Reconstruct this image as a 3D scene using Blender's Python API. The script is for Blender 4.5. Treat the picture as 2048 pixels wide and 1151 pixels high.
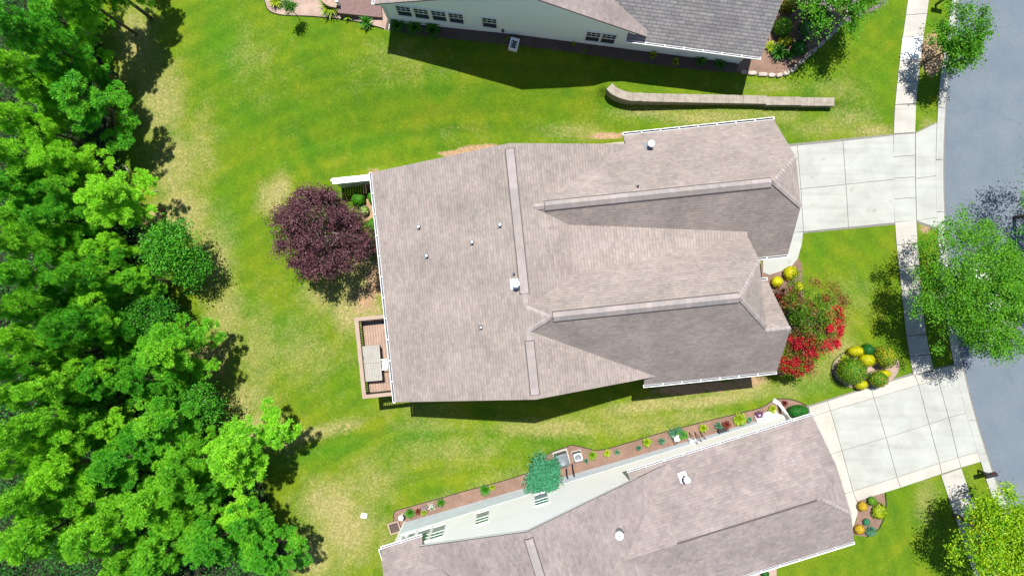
import bpy, bmesh, math, random
import numpy as np
from mathutils import Vector
R = math.radians
# ------------------------------------------------------------------ camera, sky, sun, exposure
for o in list(bpy.data.objects): bpy.data.objects.remove(o)
scene = bpy.context.scene
COL = scene.collection
H, F = 40.0, 1384.0                       # camera height above the street (m), focal length in photo pixels
cam_d = bpy.data.cameras.new('camera'); cam = bpy.data.objects.new('camera', cam_d); COL.objects.link(cam)
cam.location = (0, 0, H); cam.rotation_euler = (0, 0, 0)
cam_d.sensor_width = 36; cam_d.lens = 36 * F / 2048; cam_d.clip_end = 2000; cam_d.clip_start = .5
scene.camera = cam
SX, SY = .03, -.324                       # shadow offset per metre of height
sun_v = Vector((-SX, -SY, 1)).normalized()
elev = math.asin(sun_v.z); azim = math.atan2(sun_v.x, sun_v.y)
w = bpy.data.worlds.new('World'); scene.world = w; w.use_nodes = True
wn = w.node_tree; bg = wn.nodes['Background']
sky = wn.nodes.new('ShaderNodeTexSky'); sky.sky_type = 'NISHITA'; sky.sun_disc = False
sky.sun_elevation = elev; sky.sun_rotation = azim; sky.air_density = 1.4; sky.ozone_density = 4; sky.dust_density = .6
wn.links.new(sky.outputs[0], bg.inputs[0]); bg.inputs[1].default_value = .062
sl = bpy.data.lights.new('sun', 'SUN'); so = bpy.data.objects.new('sun', sl); COL.objects.link(so)
sl.energy = 5.0; sl.angle = R(.5); sl.color = (1, .955, .89)
so.rotation_euler = sun_v.to_track_quat('Z', 'Y').to_euler()
so.location = (0, 0, 60)
vs = scene.view_settings
vs.view_transform = 'Standard'; vs.look = 'None'; vs.gamma = 1; vs.exposure = .88
rng = np.random.default_rng(7); random.seed(7)

# ------------------------------------------------------------------ terrain height and photo-to-place helpers
def sst(t): t = np.clip(t, 0, 1); return t * t * (3 - 2 * t)
def ground(x, y):
    x = np.asarray(x, float); y = np.asarray(y, float)
    b = np.interp(x, [-400, -40, -25, -15, -7, 12, 20, 400], [-4, -3.2, -2.6, -2.0, -1.5, 0, 0, 0])
    t = np.interp(x, [-400, -40, -20, -8, 0, 18, 21.5, 400], [-4, -3.2, -2.2, -.3, .4, .5, 0, 0])
    k = sst((x - 4.6) / 1.0) * (1 - sst((x - 18.6) / 1.0))
    yw = np.interp(x, [5.3, 6.6, 7.3, 18.6], [11.35, 10.95, 10.80, 10.53])
    near = sst((y - yw + .12) / .25); far = sst((y - 8) / 6)
    return b + (t - b) * (k * near + (1 - k) * far)
def gz(x, y): return float(ground(x, y))
def at(u, v, z): s = (H - z) / F; return ((u - 1024) * s, (575.5 - v) * s, z)
def G(u, v, dz=0):
    z = 0.0
    for _ in range(14):
        p = at(u, v, z); z = .5 * z + .5 * (gz(p[0], p[1]) + dz)
    return p[0], p[1], z

# ------------------------------------------------------------------ materials
def nodes(name):
    m = bpy.data.materials.new(name); m.use_nodes = True
    nt = m.node_tree; b = nt.nodes['Principled BSDF']; return m, nt, b
def N(nt, t, **kw):
    n = nt.nodes.new(t)
    for k, v in kw.items():
        if k in n.inputs: n.inputs[k].default_value = v
        else: setattr(n, k, v)
    return n
KA = .64      # the camera is exposed for the shade, so every pigment stays at its true, modest value
def kc(c): return tuple(q * KA for q in c)
def c4(c): return (c[0], c[1], c[2], 1)
def ramp(nt, fac, stops):
    r = nt.nodes.new('ShaderNodeValToRGB'); e = r.color_ramp.elements
    while len(e) < len(stops): e.new(.5)
    for q, (p, c) in zip(e, stops): q.position = p; q.color = c4(c)
    nt.links.new(fac, r.inputs[0]); return r.outputs[0]
def mix(nt, fac, a, b, mode='MIX'):
    m = nt.nodes.new('ShaderNodeMix'); m.data_type = 'RGBA'; m.blend_type = mode
    for s, v in ((m.inputs[0], fac), (m.inputs[6], a), (m.inputs[7], b)):
        if isinstance(v, (int, float)): s.default_value = v
        elif isinstance(v, tuple): s.default_value = c4(v)
        else: nt.links.new(v, s)
    return m.outputs[2]
def noise(nt, scale, detail=4, rough=.55, vec=None, dist=0):
    n = N(nt, 'ShaderNodeTexNoise'); n.inputs['Scale'].default_value = scale; n.inputs['Detail'].default_value = detail
    n.inputs['Roughness'].default_value = rough; n.inputs['Distortion'].default_value = dist
    if vec is None:
        tc = nt.nodes.new('ShaderNodeNewGeometry'); vec = tc.outputs['Position']
    nt.links.new(vec, n.inputs['Vector']); return n.outputs[0]
def bump(nt, b, h, st=.4, d=.02):
    n = nt.nodes.new('ShaderNodeBump'); n.inputs['Strength'].default_value = st; n.inputs['Distance'].default_value = d
    nt.links.new(h, n.inputs['Height']); nt.links.new(n.outputs[0], b.inputs['Normal'])
def simple(name, col, rough=.7, metal=0, var=.18, scale=6, bmp=0, spec=.4):
    m, nt, b = nodes(name)
    if 'white' not in name: col = kc(col)
    lo = tuple(c * (1 - var) for c in col); hi = tuple(min(1, c * (1 + var)) for c in col)
    nf = noise(nt, scale, 5)
    nt.links.new(ramp(nt, nf, [(.3, lo), (.7, hi)]), b.inputs['Base Color'])
    b.inputs['Roughness'].default_value = rough; b.inputs['Metallic'].default_value = metal
    b.inputs['Specular IOR Level'].default_value = spec
    if bmp: bump(nt, b, noise(nt, scale * 6, 3), bmp)
    return m
def math_(nt, op, a, b=None):
    n = nt.nodes.new('ShaderNodeMath'); n.operation = op
    for i, v in enumerate((a, b)):
        if v is None: continue
        if isinstance(v, (int, float)): n.inputs[i].default_value = v
        else: nt.links.new(v, n.inputs[i])
    return n.outputs[0]
def shingle(name, c1, c2, mort, blot=.25, bw=.34, rh=.15, msize=.012, rowdark=.72, tabs=False):
    m, nt, b = nodes(name); c1, c2, mort = kc(c1), kc(c2), kc(mort)
    uv = nt.nodes.new('ShaderNodeUVMap'); uv.uv_map = 'UVMap'
    br = nt.nodes.new('ShaderNodeTexBrick'); nt.links.new(uv.outputs[0], br.inputs['Vector'])
    br.inputs['Scale'].default_value = 1; br.inputs['Brick Width'].default_value = bw; br.inputs['Row Height'].default_value = rh
    br.inputs['Mortar Size'].default_value = msize if tabs else 0.0; br.inputs['Mortar Smooth'].default_value = .3; br.offset = .37; br.inputs['Bias'].default_value = -.1
    br.inputs['Color1'].default_value = c4(c1); br.inputs['Color2'].default_value = c4(c2); br.inputs['Mortar'].default_value = c4(mort)
    spx = nt.nodes.new('ShaderNodeSeparateXYZ'); nt.links.new(uv.outputs[0], spx.inputs[0])
    row = math_(nt, 'FRACT', math_(nt, 'DIVIDE', spx.outputs['Y'], rh))
    mpj = nt.nodes.new('ShaderNodeMapping'); mpj.inputs['Scale'].default_value = (1.6, 1 / rh * .5, 1); nt.links.new(uv.outputs[0], mpj.inputs[0])
    jag = noise(nt, 1.0, 2, .6, mpj.outputs[0])
    br2 = nt.nodes.new('ShaderNodeTexBrick'); nt.links.new(uv.outputs[0], br2.inputs['Vector']); br2.offset = .21; br2.inputs['Scale'].default_value = 1
    br2.inputs['Brick Width'].default_value = bw * .47; br2.inputs['Row Height'].default_value = rh * .999; br2.inputs['Mortar Size'].default_value = 0
    br2.inputs['Color1'].default_value = (.86, .87, .88, 1); br2.inputs['Color2'].default_value = (1.1, 1.07, 1.05, 1)
    line = ramp(nt, math_(nt, 'ADD', row, math_(nt, 'MULTIPLY', math_(nt, 'SUBTRACT', jag, .5), .35)), [(0, (rowdark,) * 3), (.16, (rowdark + .1,) * 3), (.30, (1, 1, 1)), (1, (1.04,) * 3)])
    brc = mix(nt, 1.0, br.outputs['Color'], line, 'MULTIPLY'); brc = mix(nt, .8, brc, br2.outputs['Color'], 'MULTIPLY')
    # weathering: streaks running down the slope and broad blotches
    big = noise(nt, .55, 3, .5)
    mp = nt.nodes.new('ShaderNodeMapping'); mp.inputs['Scale'].default_value = (1.2, 3.0, 1); nt.links.new(uv.outputs[0], mp.inputs[0])
    mid = noise(nt, .9, 3, .6, mp.outputs[0])
    gr = noise(nt, 60, 2, .7)
    col = mix(nt, 1.0, brc, ramp(nt, big, [(.3, (1 - blot,) * 3), (.7, (1 + blot * .35,) * 3)]), 'MULTIPLY')
    col = mix(nt, 1.0, col, ramp(nt, mid, [(.28, (.93, .92, .92)), (.72, (1.06, 1.05, 1.03))]), 'MULTIPLY')
    col = mix(nt, 1.0, col, ramp(nt, gr, [(.2, (.88,) * 3), (.8, (1.1,) * 3)]), 'MULTIPLY')
    nt.links.new(col, b.inputs['Base Color']); b.inputs['Roughness'].default_value = .92; b.inputs['Specular IOR Level'].default_value = .2
    bump(nt, b, row, .25, .008)
    return m
def leafmat(name, col, col2, trans=.35, wide=.0, rough=.5, nscale=1.6, orand=.35):
    m, nt, b = nodes(name); col, col2 = kc(col), kc(col2)
    oi = nt.nodes.new('ShaderNodeObjectInfo')
    gi = nt.nodes.new('ShaderNodeNewGeometry')
    f = math_(nt, 'ADD', math_(nt, 'MULTIPLY', noise(nt, nscale, 2), .8), math_(nt, 'MULTIPLY', gi.outputs['Random Per Island'], .35))
    f = math_(nt, 'ADD', f, math_(nt, 'MULTIPLY', math_(nt, 'SUBTRACT', oi.outputs['Random'], .5), orand))
    c = ramp(nt, f, [(.3, col), (.8, col2)])
    nt.links.new(c, b.inputs['Base Color']); b.inputs['Roughness'].default_value = rough; b.inputs['Specular IOR Level'].default_value = .25
    t = nt.nodes.new('ShaderNodeBsdfTranslucent'); nt.links.new(c, t.inputs[0])
    ms = nt.nodes.new('ShaderNodeMixShader'); ms.inputs[0].default_value = trans
    nt.links.new(b.outputs[0], ms.inputs[1]); nt.links.new(t.outputs[0], ms.inputs[2])
    nt.links.new(ms.outputs[0], nt.nodes['Material Output'].inputs[0]); return m
M = {}
M['roof'] = shingle('taupe shingles', (.415, .36, .335), (.36, .315, .295), (.20, .175, .16), .16, rh=.16, rowdark=.74)
M['roof_grey'] = shingle('grey shingles', (.42, .41, .41), (.32, .315, .325), (.17, .17, .18), .12, bw=.40, rh=.19, msize=.014, rowdark=.70, tabs=True)
M['roof_rose'] = shingle('rose grey shingles', (.375, .325, .315), (.31, .27, .265), (.21, .18, .18), .18, rh=.16, rowdark=.84)
M['cap'] = simple('ridge cap shingle', (.40, .35, .33), .9, var=.12, scale=2.4)
M['cap_edge'] = simple('dark ridge edge', (.12, .10, .10), .9)
M['white'] = simple('white painted metal', (.82, .83, .84), .45, var=.03)
M['white_dull'] = simple('weathered white vinyl', (.70, .71, .72), .6, var=.06)
M['grey_metal'] = simple('galvanised metal', (.48, .52, .56), .4, .5, var=.1)
M['dark_metal'] = simple('dark grey metal', (.10, .115, .13), .5, .3, var=.2)
M['black'] = simple('black painted metal', (.018, .018, .02), .4, .1, var=.2)
M['rubber'] = simple('black rubber', (.02, .02, .022), .8)
M['concrete'] = None
def siding(name, col, step=.13):
    m, nt, b = nodes(name); tc = nt.nodes.new('ShaderNodeTexCoord')
    sp = nt.nodes.new('ShaderNodeSeparateXYZ'); nt.links.new(tc.outputs['Object'], sp.inputs[0])
    saw = math_(nt, 'FRACT', math_(nt, 'DIVIDE', sp.outputs['Z'], step))
    c = ramp(nt, saw, [(0, tuple(q * .80 for q in col)), (.10, col), (1, col)])
    c2 = mix(nt, 1.0, c, ramp(nt, noise(nt, .8, 4), [(.3, (.94, .95, .95)), (.7, (1, 1, 1))]), 'MULTIPLY')
    nt.links.new(c2, b.inputs['Base Color']); b.inputs['Roughness'].default_value = .6; bump(nt, b, saw, .3, .012); return m
M['siding_white'] = siding('white lap siding', (.93, .93, .93))
M['siding_sky_tint'] = siding('sky tinted lap siding', (.84, .93, .99))  # bluish skylight of the shaded wall put into the white siding's colour
M['siding_tan'] = siding('tan lap siding', (.35, .30, .24))
M['brick'] = simple('brown brick', (.24, .15, .12), .9, var=.3, scale=9)
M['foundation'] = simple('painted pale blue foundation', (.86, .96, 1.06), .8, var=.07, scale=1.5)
def glassmat(name, col):
    m, nt, b = nodes(name); b.inputs['Base Color'].default_value = c4(col); b.inputs['Roughness'].default_value = .08
    b.inputs['Specular IOR Level'].default_value = .7; return m
M['glass'] = glassmat('dark window glass', (.03, .045, .06))
M['glass_blind'] = glassmat('window glass over blinds', (.26, .30, .33))
M['glass_green_refl'] = glassmat('window glass with green reflection', (.07, .19, .16))  # green reflection painted into the pane colour
M['glass_car'] = glassmat('car glass', (.02, .03, .04))
def concrete(name, col, var=.09):
    m, nt, b = nodes(name); col = kc(col)
    lo = tuple(c * (1 - var * 1.5) for c in col); hi = tuple(min(.95, c * (1 + var * .5)) for c in col)
    f = noise(nt, .9, 6, .62, dist=.4)
    c = ramp(nt, f, [(.28, lo), (.62, hi)])
    c = mix(nt, 1.0, c, ramp(nt, noise(nt, 28, 3), [(.2, (.93,) * 3), (.8, (1.04,) * 3)]), 'MULTIPLY')
    st = noise(nt, .35, 3, .5, dist=1.2)
    c = mix(nt, 1.0, c, ramp(nt, st, [(.25, (.90, .89, .87)), (.5, (1, 1, 1))]), 'MULTIPLY')
    spot = noise(nt, 1.7, 2, .4); c = mix(nt, 1.0, c, ramp(nt, spot, [(.24, (.80, .79, .77)), (.31, (1, 1, 1))]), 'MULTIPLY')
    mps = nt.nodes.new('ShaderNodeMapping'); mps.inputs['Rotation'].default_value = (0, 0, -.12); mps.inputs['Scale'].default_value = (.25, 3.2, 1)
    gp = nt.nodes.new('ShaderNodeNewGeometry'); nt.links.new(gp.outputs['Position'], mps.inputs[0])
    c = mix(nt, 1.0, c, ramp(nt, noise(nt, .8, 3, .6, mps.outputs[0]), [(.32, (.90, .90, .90)), (.5, (1, 1, 1))]), 'MULTIPLY')
    nt.links.new(c, b.inputs['Base Color']); b.inputs['Roughness'].default_value = .85; bump(nt, b, noise(nt, 60, 3), .15, .004); return m
M['concrete'] = concrete('pale broom finished concrete', (.47, .485, .45))
M['concrete_walk'] = concrete('weathered sidewalk concrete', (.52, .50, .455))
M['concrete_new'] = concrete('new white concrete', (1.0, 1.0, .97), .03)
M['concrete_warm'] = concrete('warm cream concrete', (.56, .535, .475))
M['joint'] = simple('slab joint', (.24, .23, .21), .95)
M['block'] = simple('retaining wall block', (.36, .315, .265), .95, var=.22, scale=3, bmp=.5)
m, nt, b = nodes('asphalt'); M['asphalt'] = m
f1 = noise(nt, 90, 2, .8); f2 = noise(nt, .5, 5, .6); 
c = ramp(nt, f2, [(.3, (.135, .17, .215)), (.7, (.175, .21, .25))])
c = mix(nt, 1.0, c, ramp(nt, f1, [(.25, (.80,) * 3), (.75, (1.18,) * 3)]), 'MULTIPLY')
c = mix(nt, 1.0, c, ramp(nt, noise(nt, 13, 4, .95), [(.3, (.80,) * 3), (.7, (1.2,) * 3)]), 'MULTIPLY')
vo = nt.nodes.new('ShaderNodeTexVoronoi'); vo.feature = 'DISTANCE_TO_EDGE'; vo.inputs['Scale'].default_value = .13
tcg = nt.nodes.new('ShaderNodeNewGeometry'); nz = nt.nodes.new('ShaderNodeTexNoise'); nz.inputs['Scale'].default_value = .6
nt.links.new(tcg.outputs['Position'], nz.inputs['Vector'])
vadd = nt.nodes.new('ShaderNodeVectorMath'); vadd.operation = 'MULTIPLY_ADD'; nt.links.new(nz.outputs['Color'], vadd.inputs[0]); vadd.inputs[1].default_value = (2, 2, 2); nt.links.new(tcg.outputs['Position'], vadd.inputs[2])
nt.links.new(vadd.outputs[0], vo.inputs['Vector'])
c = mix(nt, 1.0, c, ramp(nt, vo.outputs['Distance'], [(0, (.8, .8, .8)), (.004, (1, 1, 1))]), 'MULTIPLY')
c = mix(nt, 1.0, c, kc((1, 1, 1)), 'MULTIPLY'); nt.links.new(c, b.inputs['Base Color']); b.inputs['Roughness'].default_value = .9; bump(nt, b, f1, .2, .006)
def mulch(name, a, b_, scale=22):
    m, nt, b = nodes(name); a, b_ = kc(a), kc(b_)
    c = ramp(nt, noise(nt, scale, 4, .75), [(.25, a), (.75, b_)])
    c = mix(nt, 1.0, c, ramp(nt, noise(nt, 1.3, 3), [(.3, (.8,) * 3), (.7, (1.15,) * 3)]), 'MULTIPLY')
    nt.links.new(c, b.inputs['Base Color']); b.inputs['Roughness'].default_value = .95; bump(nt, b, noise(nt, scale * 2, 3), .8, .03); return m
M['mulch'] = mulch('brown mulch', (.15, .085, .06), (.42, .27, .20))
M['mulch_pale'] = mulch('pale pinkish mulch', (.32, .22, .18), (.62, .46, .38))
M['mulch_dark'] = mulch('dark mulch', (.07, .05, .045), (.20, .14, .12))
M['deck'] = simple('tan deck boards', (.42, .285, .215), .75, var=.16, scale=2.5)
M['deck_cap'] = simple('pinkish tan rail cap', (.44, .325, .25), .7, var=.1, scale=2)
M['deck_dark'] = simple('dark brown railing', (.055, .035, .028), .7)
M['table'] = simple('grey beige slatted table', (.40, .385, .335), .6, var=.1, scale=3)
M['stone'] = simple('pale edging stone', (.55, .47, .40), .9, var=.3, scale=4, bmp=.5)
M['bark'] = simple('grey brown bark', (.16, .12, .09), .95, var=.3, scale=8, bmp=.5)
M['bark_pale'] = simple('pale bark', (.34, .30, .25), .9, var=.25, scale=8)
M['deadwood'] = simple('bleached dead wood', (.42, .40, .37), .9, var=.2)
M['carpaint'] = simple('white car paint', (.80, .81, .83), .25, var=.01, spec=.6)
M['red_lens'] = simple('red lens', (.4, .02, .02), .3); M['clear_lens'] = simple('clear lens', (.7, .72, .75), .2)
M['plastic_white'] = simple('white plastic', (.8, .8, .78), .5, var=.05)
M['paver'] = simple('tan pavers', (.45, .32, .25), .9, var=.2, scale=5)
M['paver_dark'] = simple('brown brick paving', (.22, .14, .13), .9, var=.2, scale=7)
M['mat'] = simple('shade tinted porch concrete', (.12, .16, .22), .7)  # dark blue paints the entry's shade onto its concrete floor
# foliage
M['pine'] = leafmat('pine needles', (.11, .56, .03), (.50, 1.1, .05), .40, nscale=.7, orand=.55)
M['oakleaf'] = leafmat('street tree leaves', (.06, .28, .012), (.24, .62, .03), .40)
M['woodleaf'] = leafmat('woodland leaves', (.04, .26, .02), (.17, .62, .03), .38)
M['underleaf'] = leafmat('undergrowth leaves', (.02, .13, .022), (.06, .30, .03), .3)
M['limeleaf'] = leafmat('lime tree leaves', (.16, .50, .012), (.60, .84, .02), .42, nscale=2.2)
M['plum'] = leafmat('purple leaves', (.07, .024, .034), (.25, .11, .13), .2, nscale=2.6)
M['myrtle'] = leafmat('crape myrtle leaves', (.07, .20, .012), (.24, .46, .02), .38)
M['bronze'] = leafmat('bronze young leaves', (.22, .10, .03), (.42, .17, .06), .3)
M['redflower'] = leafmat('red blossom', (.50, .008, .02), (.85, .03, .06), .3)
M['pinkflower'] = leafmat('lilac pink blossom', (.40, .20, .42), (.75, .50, .72), .3)
M['boxleaf'] = leafmat('clipped box leaves', (.05, .20, .010), (.17, .40, .012), .3, nscale=3)
M['darkbox'] = leafmat('dark box leaves', (.010, .10, .012), (.03, .22, .02), .25, nscale=3)
M['gold'] = leafmat('golden leaves', (.50, .52, .006), (.82, .78, .01), .3, nscale=3)
M['amber'] = leafmat('amber golden leaves', (.48, .32, .02), (.72, .50, .03), .3, nscale=3)
M['varieg'] = leafmat('variegated leaves', (.10, .22, .01), (.50, .50, .02), .3, nscale=5)
M['limeplant'] = leafmat('lime perennials', (.14, .36, .01), (.50, .62, .02), .35, nscale=6)
M['greenplant'] = leafmat('green perennials', (.03, .20, .01), (.12, .40, .02), .35, nscale=5)
M['blueplant'] = leafmat('blue green leaves', (.06, .22, .12), (.15, .38, .22), .3, nscale=5)
M['teal'] = leafmat('blue green weeping foliage', (.025, .19, .085), (.08, .38, .19), .3, nscale=3)
M['redplant'] = leafmat('dark red leaves', (.15, .03, .02), (.32, .08, .05), .3, nscale=5)
M['purpleplant'] = leafmat('purple heuchera leaves', (.12, .03, .10), (.26, .09, .22), .3, nscale=5)
M['whiteflower'] = leafmat('white flower heads', (.65, .68, .60), (.85, .86, .80), .2)

# ------------------------------------------------------------------ object helpers
def tag(o, label=None, cat=None, group=None, kind=None):
    if label: o['label'] = label
    if cat: o['category'] = cat
    if group: o['group'] = group
    if kind: o['kind'] = kind
    return o
def empty(name, loc, rz=0):
    o = bpy.data.objects.new(name, None); COL.objects.link(o); o.location = loc; o.rotation_euler = (0, 0, rz)
    o.empty_display_size = .3; return o
def link(name, me, parent=None):
    o = bpy.data.objects.new(name, me); COL.objects.link(o)
    if parent is not None: o.parent = parent
    return o
def copy_tree(o, parent=None):
    c = o.copy(); COL.objects.link(c)
    if parent is not None: c.parent = parent
    for ch in list(o.children): copy_tree(ch, c)
    return c
class MB:
    def __init__(s): s.v = []; s.f = []; s.m = []; s.uv = {}
    def add(s, vs, fs, mi=0):
        n = len(s.v); s.v += [tuple(p) for p in vs]
        for f in fs: s.f.append([n + i for i in f]); s.m.append(mi)
    def box(s, x0, x1, y0, y1, z0, z1, mi=0):
        s.add([(x0,y0,z0),(x1,y0,z0),(x1,y1,z0),(x0,y1,z0),(x0,y0,z1),(x1,y0,z1),(x1,y1,z1),(x0,y1,z1)],
              [(0,3,2,1),(4,5,6,7),(0,1,5,4),(1,2,6,5),(2,3,7,6),(3,0,4,7)], mi)
    def bar(s, p, q, w, h, mi=0, up=(0, 0, 1)):
        p = Vector(p); q = Vector(q); d = (q - p).normalized(); sd = d.cross(Vector(up))
        sd = sd.normalized() if sd.length > 1e-4 else Vector((1, 0, 0)); u2 = sd.cross(d)
        a = sd * w / 2; c = u2 * h / 2
        s.add([p-a-c, p+a-c, p+a+c, p-a+c, q-a-c, q+a-c, q+a+c, q-a+c],
              [(0,1,2,3),(7,6,5,4),(0,4,5,1),(1,5,6,2),(2,6,7,3),(3,7,4,0)], mi)
    def tube(s, pts, rads, n=7, mi=0, cap=True):
        pts = [Vector(p) for p in pts]; base = len(s.v)
        for i, p in enumerate(pts):
            d = (pts[min(i+1, len(pts)-1)] - pts[max(i-1, 0)]).normalized()
            a = d.orthogonal().normalized() if i == 0 else (pa - d * pa.dot(d)).normalized()
            pa = a; bb = d.cross(a); r = rads[i] if hasattr(rads, '__len__') else rads
            for k in range(n):
                t = 2 * math.pi * k / n; s.v.append(tuple(p + (a * math.cos(t) + bb * math.sin(t)) * r))
        for i in range(len(pts) - 1):
            for k in range(n):
                s.f.append([base + i*n + k, base + i*n + (k+1) % n, base + (i+1)*n + (k+1) % n, base + (i+1)*n + k]); s.m.append(mi)
        if cap:
            s.f.append([base + k for k in range(n)][::-1]); s.m.append(mi)
            e = base + (len(pts)-1)*n; s.f.append([e + k for k in range(n)]); s.m.append(mi)
    def cyl(s, x, y, z0, z1, r0, r1=None, n=20, mi=0): s.tube([(x, y, z0), (x, y, z1)], [r0, r0 if r1 is None else r1], n, mi)
    def build(s, name, mats, parent=None, smooth=False):
        me = bpy.data.meshes.new(name); me.from_pydata(s.v, [], s.f); 
        if not isinstance(mats, (list, tuple)): mats = [mats]
        for q in mats: me.materials.append(q)
        me.polygons.foreach_set('material_index', s.m)
        if smooth: me.polygons.foreach_set('use_smooth', [True] * len(s.f))
        me.update(); return link(name, me, parent)
def bevel(o, wd=.01, seg=2):
    b = o.modifiers.new('bevel', 'BEVEL'); b.width = wd; b.segments = seg; b.limit_method = 'ANGLE'; return o

# ------------------------------------------------------------------ ground
WOOD = [(235,-150),(235,0),(275,120),(285,200),(300,330),(330,420),(390,520),(405,640),(450,760),(455,850),(580,940),(600,1010),(640,1130),(660,1300)]
xs = np.concatenate([[-400,-200,-100,-60,-45], np.arange(-38, 34.01, .2), [36,40,60,100,200,400]])
ys = np.concatenate([[-400,-200,-80,-40,-28], np.arange(-22, 22.01, .2), [24,28,40,80,200,400]])
X, Y = np.meshgrid(xs, ys); Z = ground(X, Y)
nx, ny = len(xs), len(ys)
Z = Z + .02 * np.sin(X * 1.3 + np.sin(Y * .7)) * np.cos(Y * 1.1) * (X < 11)
U = 1024 + X * F / (H - Z); V = 575.5 - Y * F / (H - Z)
def blobs(L):
    A = np.zeros_like(U)
    for (u, v, ru, rv, st, *an) in L:
        a = R(an[0]) if an else 0; du = U - u; dv = V - v
        p = du * math.cos(a) + dv * math.sin(a); q = -du * math.sin(a) + dv * math.cos(a)
        A = np.maximum(A, st * np.exp(-((p / ru) ** 2 + (q / rv) ** 2)))
    return A
dry = blobs([(270,90,45,90,.8),(320,200,55,90,.8),(345,330,55,80,.8),(360,430,60,60,1),(425,520,45,90,.75),(450,640,45,90,.7),(420,720,45,50,1),(490,800,60,50,.7),
  (510,860,70,40,.9),(620,870,95,14,1,-17),(700,850,40,12,.7,-17),(660,1010,60,55,1),(690,1060,60,70,1),(620,1110,60,60,.9),(560,880,60,50,.5),(740,960,70,50,.55),
  (545,400,30,40,.9),(560,380,22,30,1),(720,560,55,60,1.2),(700,620,40,50,1.1),(650,590,50,40,.8),(740,620,40,30,1),(690,560,50,60,.8),(600,700,120,90,.42),(520,700,60,100,.5),
  (1300,225,90,14,.65),(1420,235,130,18,.75),(1540,232,90,20,.5),(1640,255,80,22,.5),(1745,262,40,16,.9),(1700,235,60,30,.5),(1150,262,80,20,.5),
  (1100,855,130,20,.75),(1300,810,120,16,.9,-8),(1420,800,120,14,1,-8),(1500,775,50,20,.9),(1270,850,120,30,.5),(1400,835,100,18,.55),(900,900,150,40,.4),(850,820,100,25,.35),
  (1660,660,40,50,.5),(1640,740,70,40,.45),(1575,780,40,20,.6),(1700,600,60,60,.3),(1690,180,60,30,.4),(1560,175,90,14,.35),(1680,700,40,30,.7),
  (500,130,60,80,.3),(800,120,120,60,.28),(930,270,60,30,.2),(400,300,40,100,.5),(1855,250,20,20,.6),(1850,455,16,12,.9),(860,850,80,25,.4),(1070,985,30,20,.5),(1000,960,80,25,.4,-16),
  (900,1000,120,20,.4,-16),(1940,945,20,25,.3),(1850,1000,25,60,.5),(770,1080,25,60,.5)])
lush = blobs([(450,90,70,110,.8),(560,60,80,60,.5),(470,240,60,60,.6),(620,220,120,40,.5),(450,440,40,70,.9),(560,640,60,60,.5),(700,290,180,20,.6,-8),(850,180,200,30,.5),(1100,250,80,30,.4),
  (660,900,100,20,.9,-12),(850,870,80,22,.7),(1000,890,120,22,.5),(1640,480,20,60,.8),(1610,560,25,60,.5),(1710,50,30,60,.6),(1650,230,60,20,.3),(1840,350,30,30,.2),(1750,150,40,60,.5),
  (1620,780,60,20,.6),(700,760,60,60,.4),(590,500,50,80,.3),(1750,550,60,60,.2),(1870,40,30,50,.6),(540,330,100,14,.5,-15)])
dirt = blobs([(950,300,70,14,1,-8),(900,308,30,10,1),(1215,272,50,10,1),(1130,280,60,6,.6),(1400,775,130,16,1.0,-4),(1500,760,50,16,.9),(730,600,40,50,.75),(752,560,30,60,.9),(745,400,24,70,1.2),
  (280,440,30,30,.9),(255,460,25,30,1),(305,430,22,16,1),(1864,110,26,46,1.4),(1852,458,12,12,1),(640,380,10,10,.3),(1060,790,120,10,.5)])
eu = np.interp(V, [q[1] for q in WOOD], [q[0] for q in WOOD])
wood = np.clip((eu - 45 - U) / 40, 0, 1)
verts = np.stack([X, Y, Z], -1).reshape(-1, 3)
idx = np.arange(nx * ny).reshape(ny, nx)
quads = np.stack([idx[:-1, :-1], idx[:-1, 1:], idx[1:, 1:], idx[1:, :-1]], -1).reshape(-1, 4)
def np_mesh(name, verts, faces, k):
    me = bpy.data.meshes.new(name); me.vertices.add(len(verts)); me.vertices.foreach_set('co', np.ascontiguousarray(verts, np.float32).ravel())
    me.loops.add(len(faces) * k); me.loops.foreach_set('vertex_index', np.ascontiguousarray(faces, np.int32).ravel())
    me.polygons.add(len(faces)); me.polygons.foreach_set('loop_start', np.arange(0, len(faces) * k, k, dtype=np.int32))
    me.update(calc_edges=True); return me
me = np_mesh('lawn', verts, quads, 4)
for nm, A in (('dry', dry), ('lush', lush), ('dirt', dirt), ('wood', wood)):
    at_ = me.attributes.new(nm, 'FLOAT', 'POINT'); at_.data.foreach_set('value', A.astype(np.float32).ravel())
me.polygons.foreach_set('use_smooth', [True] * len(quads))
m, nt, b = nodes('lawn grass')
def attr(n):
    a = nt.nodes.new('ShaderNodeAttribute'); a.attribute_name = n; return a.outputs['Fac']
fine = noise(nt, 7.5, 5, .9); mid = noise(nt, 2.2, 5, .75); big = noise(nt, .33, 4, .6, dist=.8)
patch = noise(nt, .9, 6, .75)
g = ramp(nt, big, [(.28, (.078, .195, .006)), (.48, (.132, .235, .006)), (.66, (.190, .258, .010))])
g = mix(nt, math_(nt, 'MULTIPLY', attr('lush'), .75), g, (.048, .215, .005))
g = mix(nt, 1.0, g, ramp(nt, mid, [(.3, (.80, .86, .85)), (.7, (1.2, 1.12, 1.1))]), 'MULTIPLY')
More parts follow.
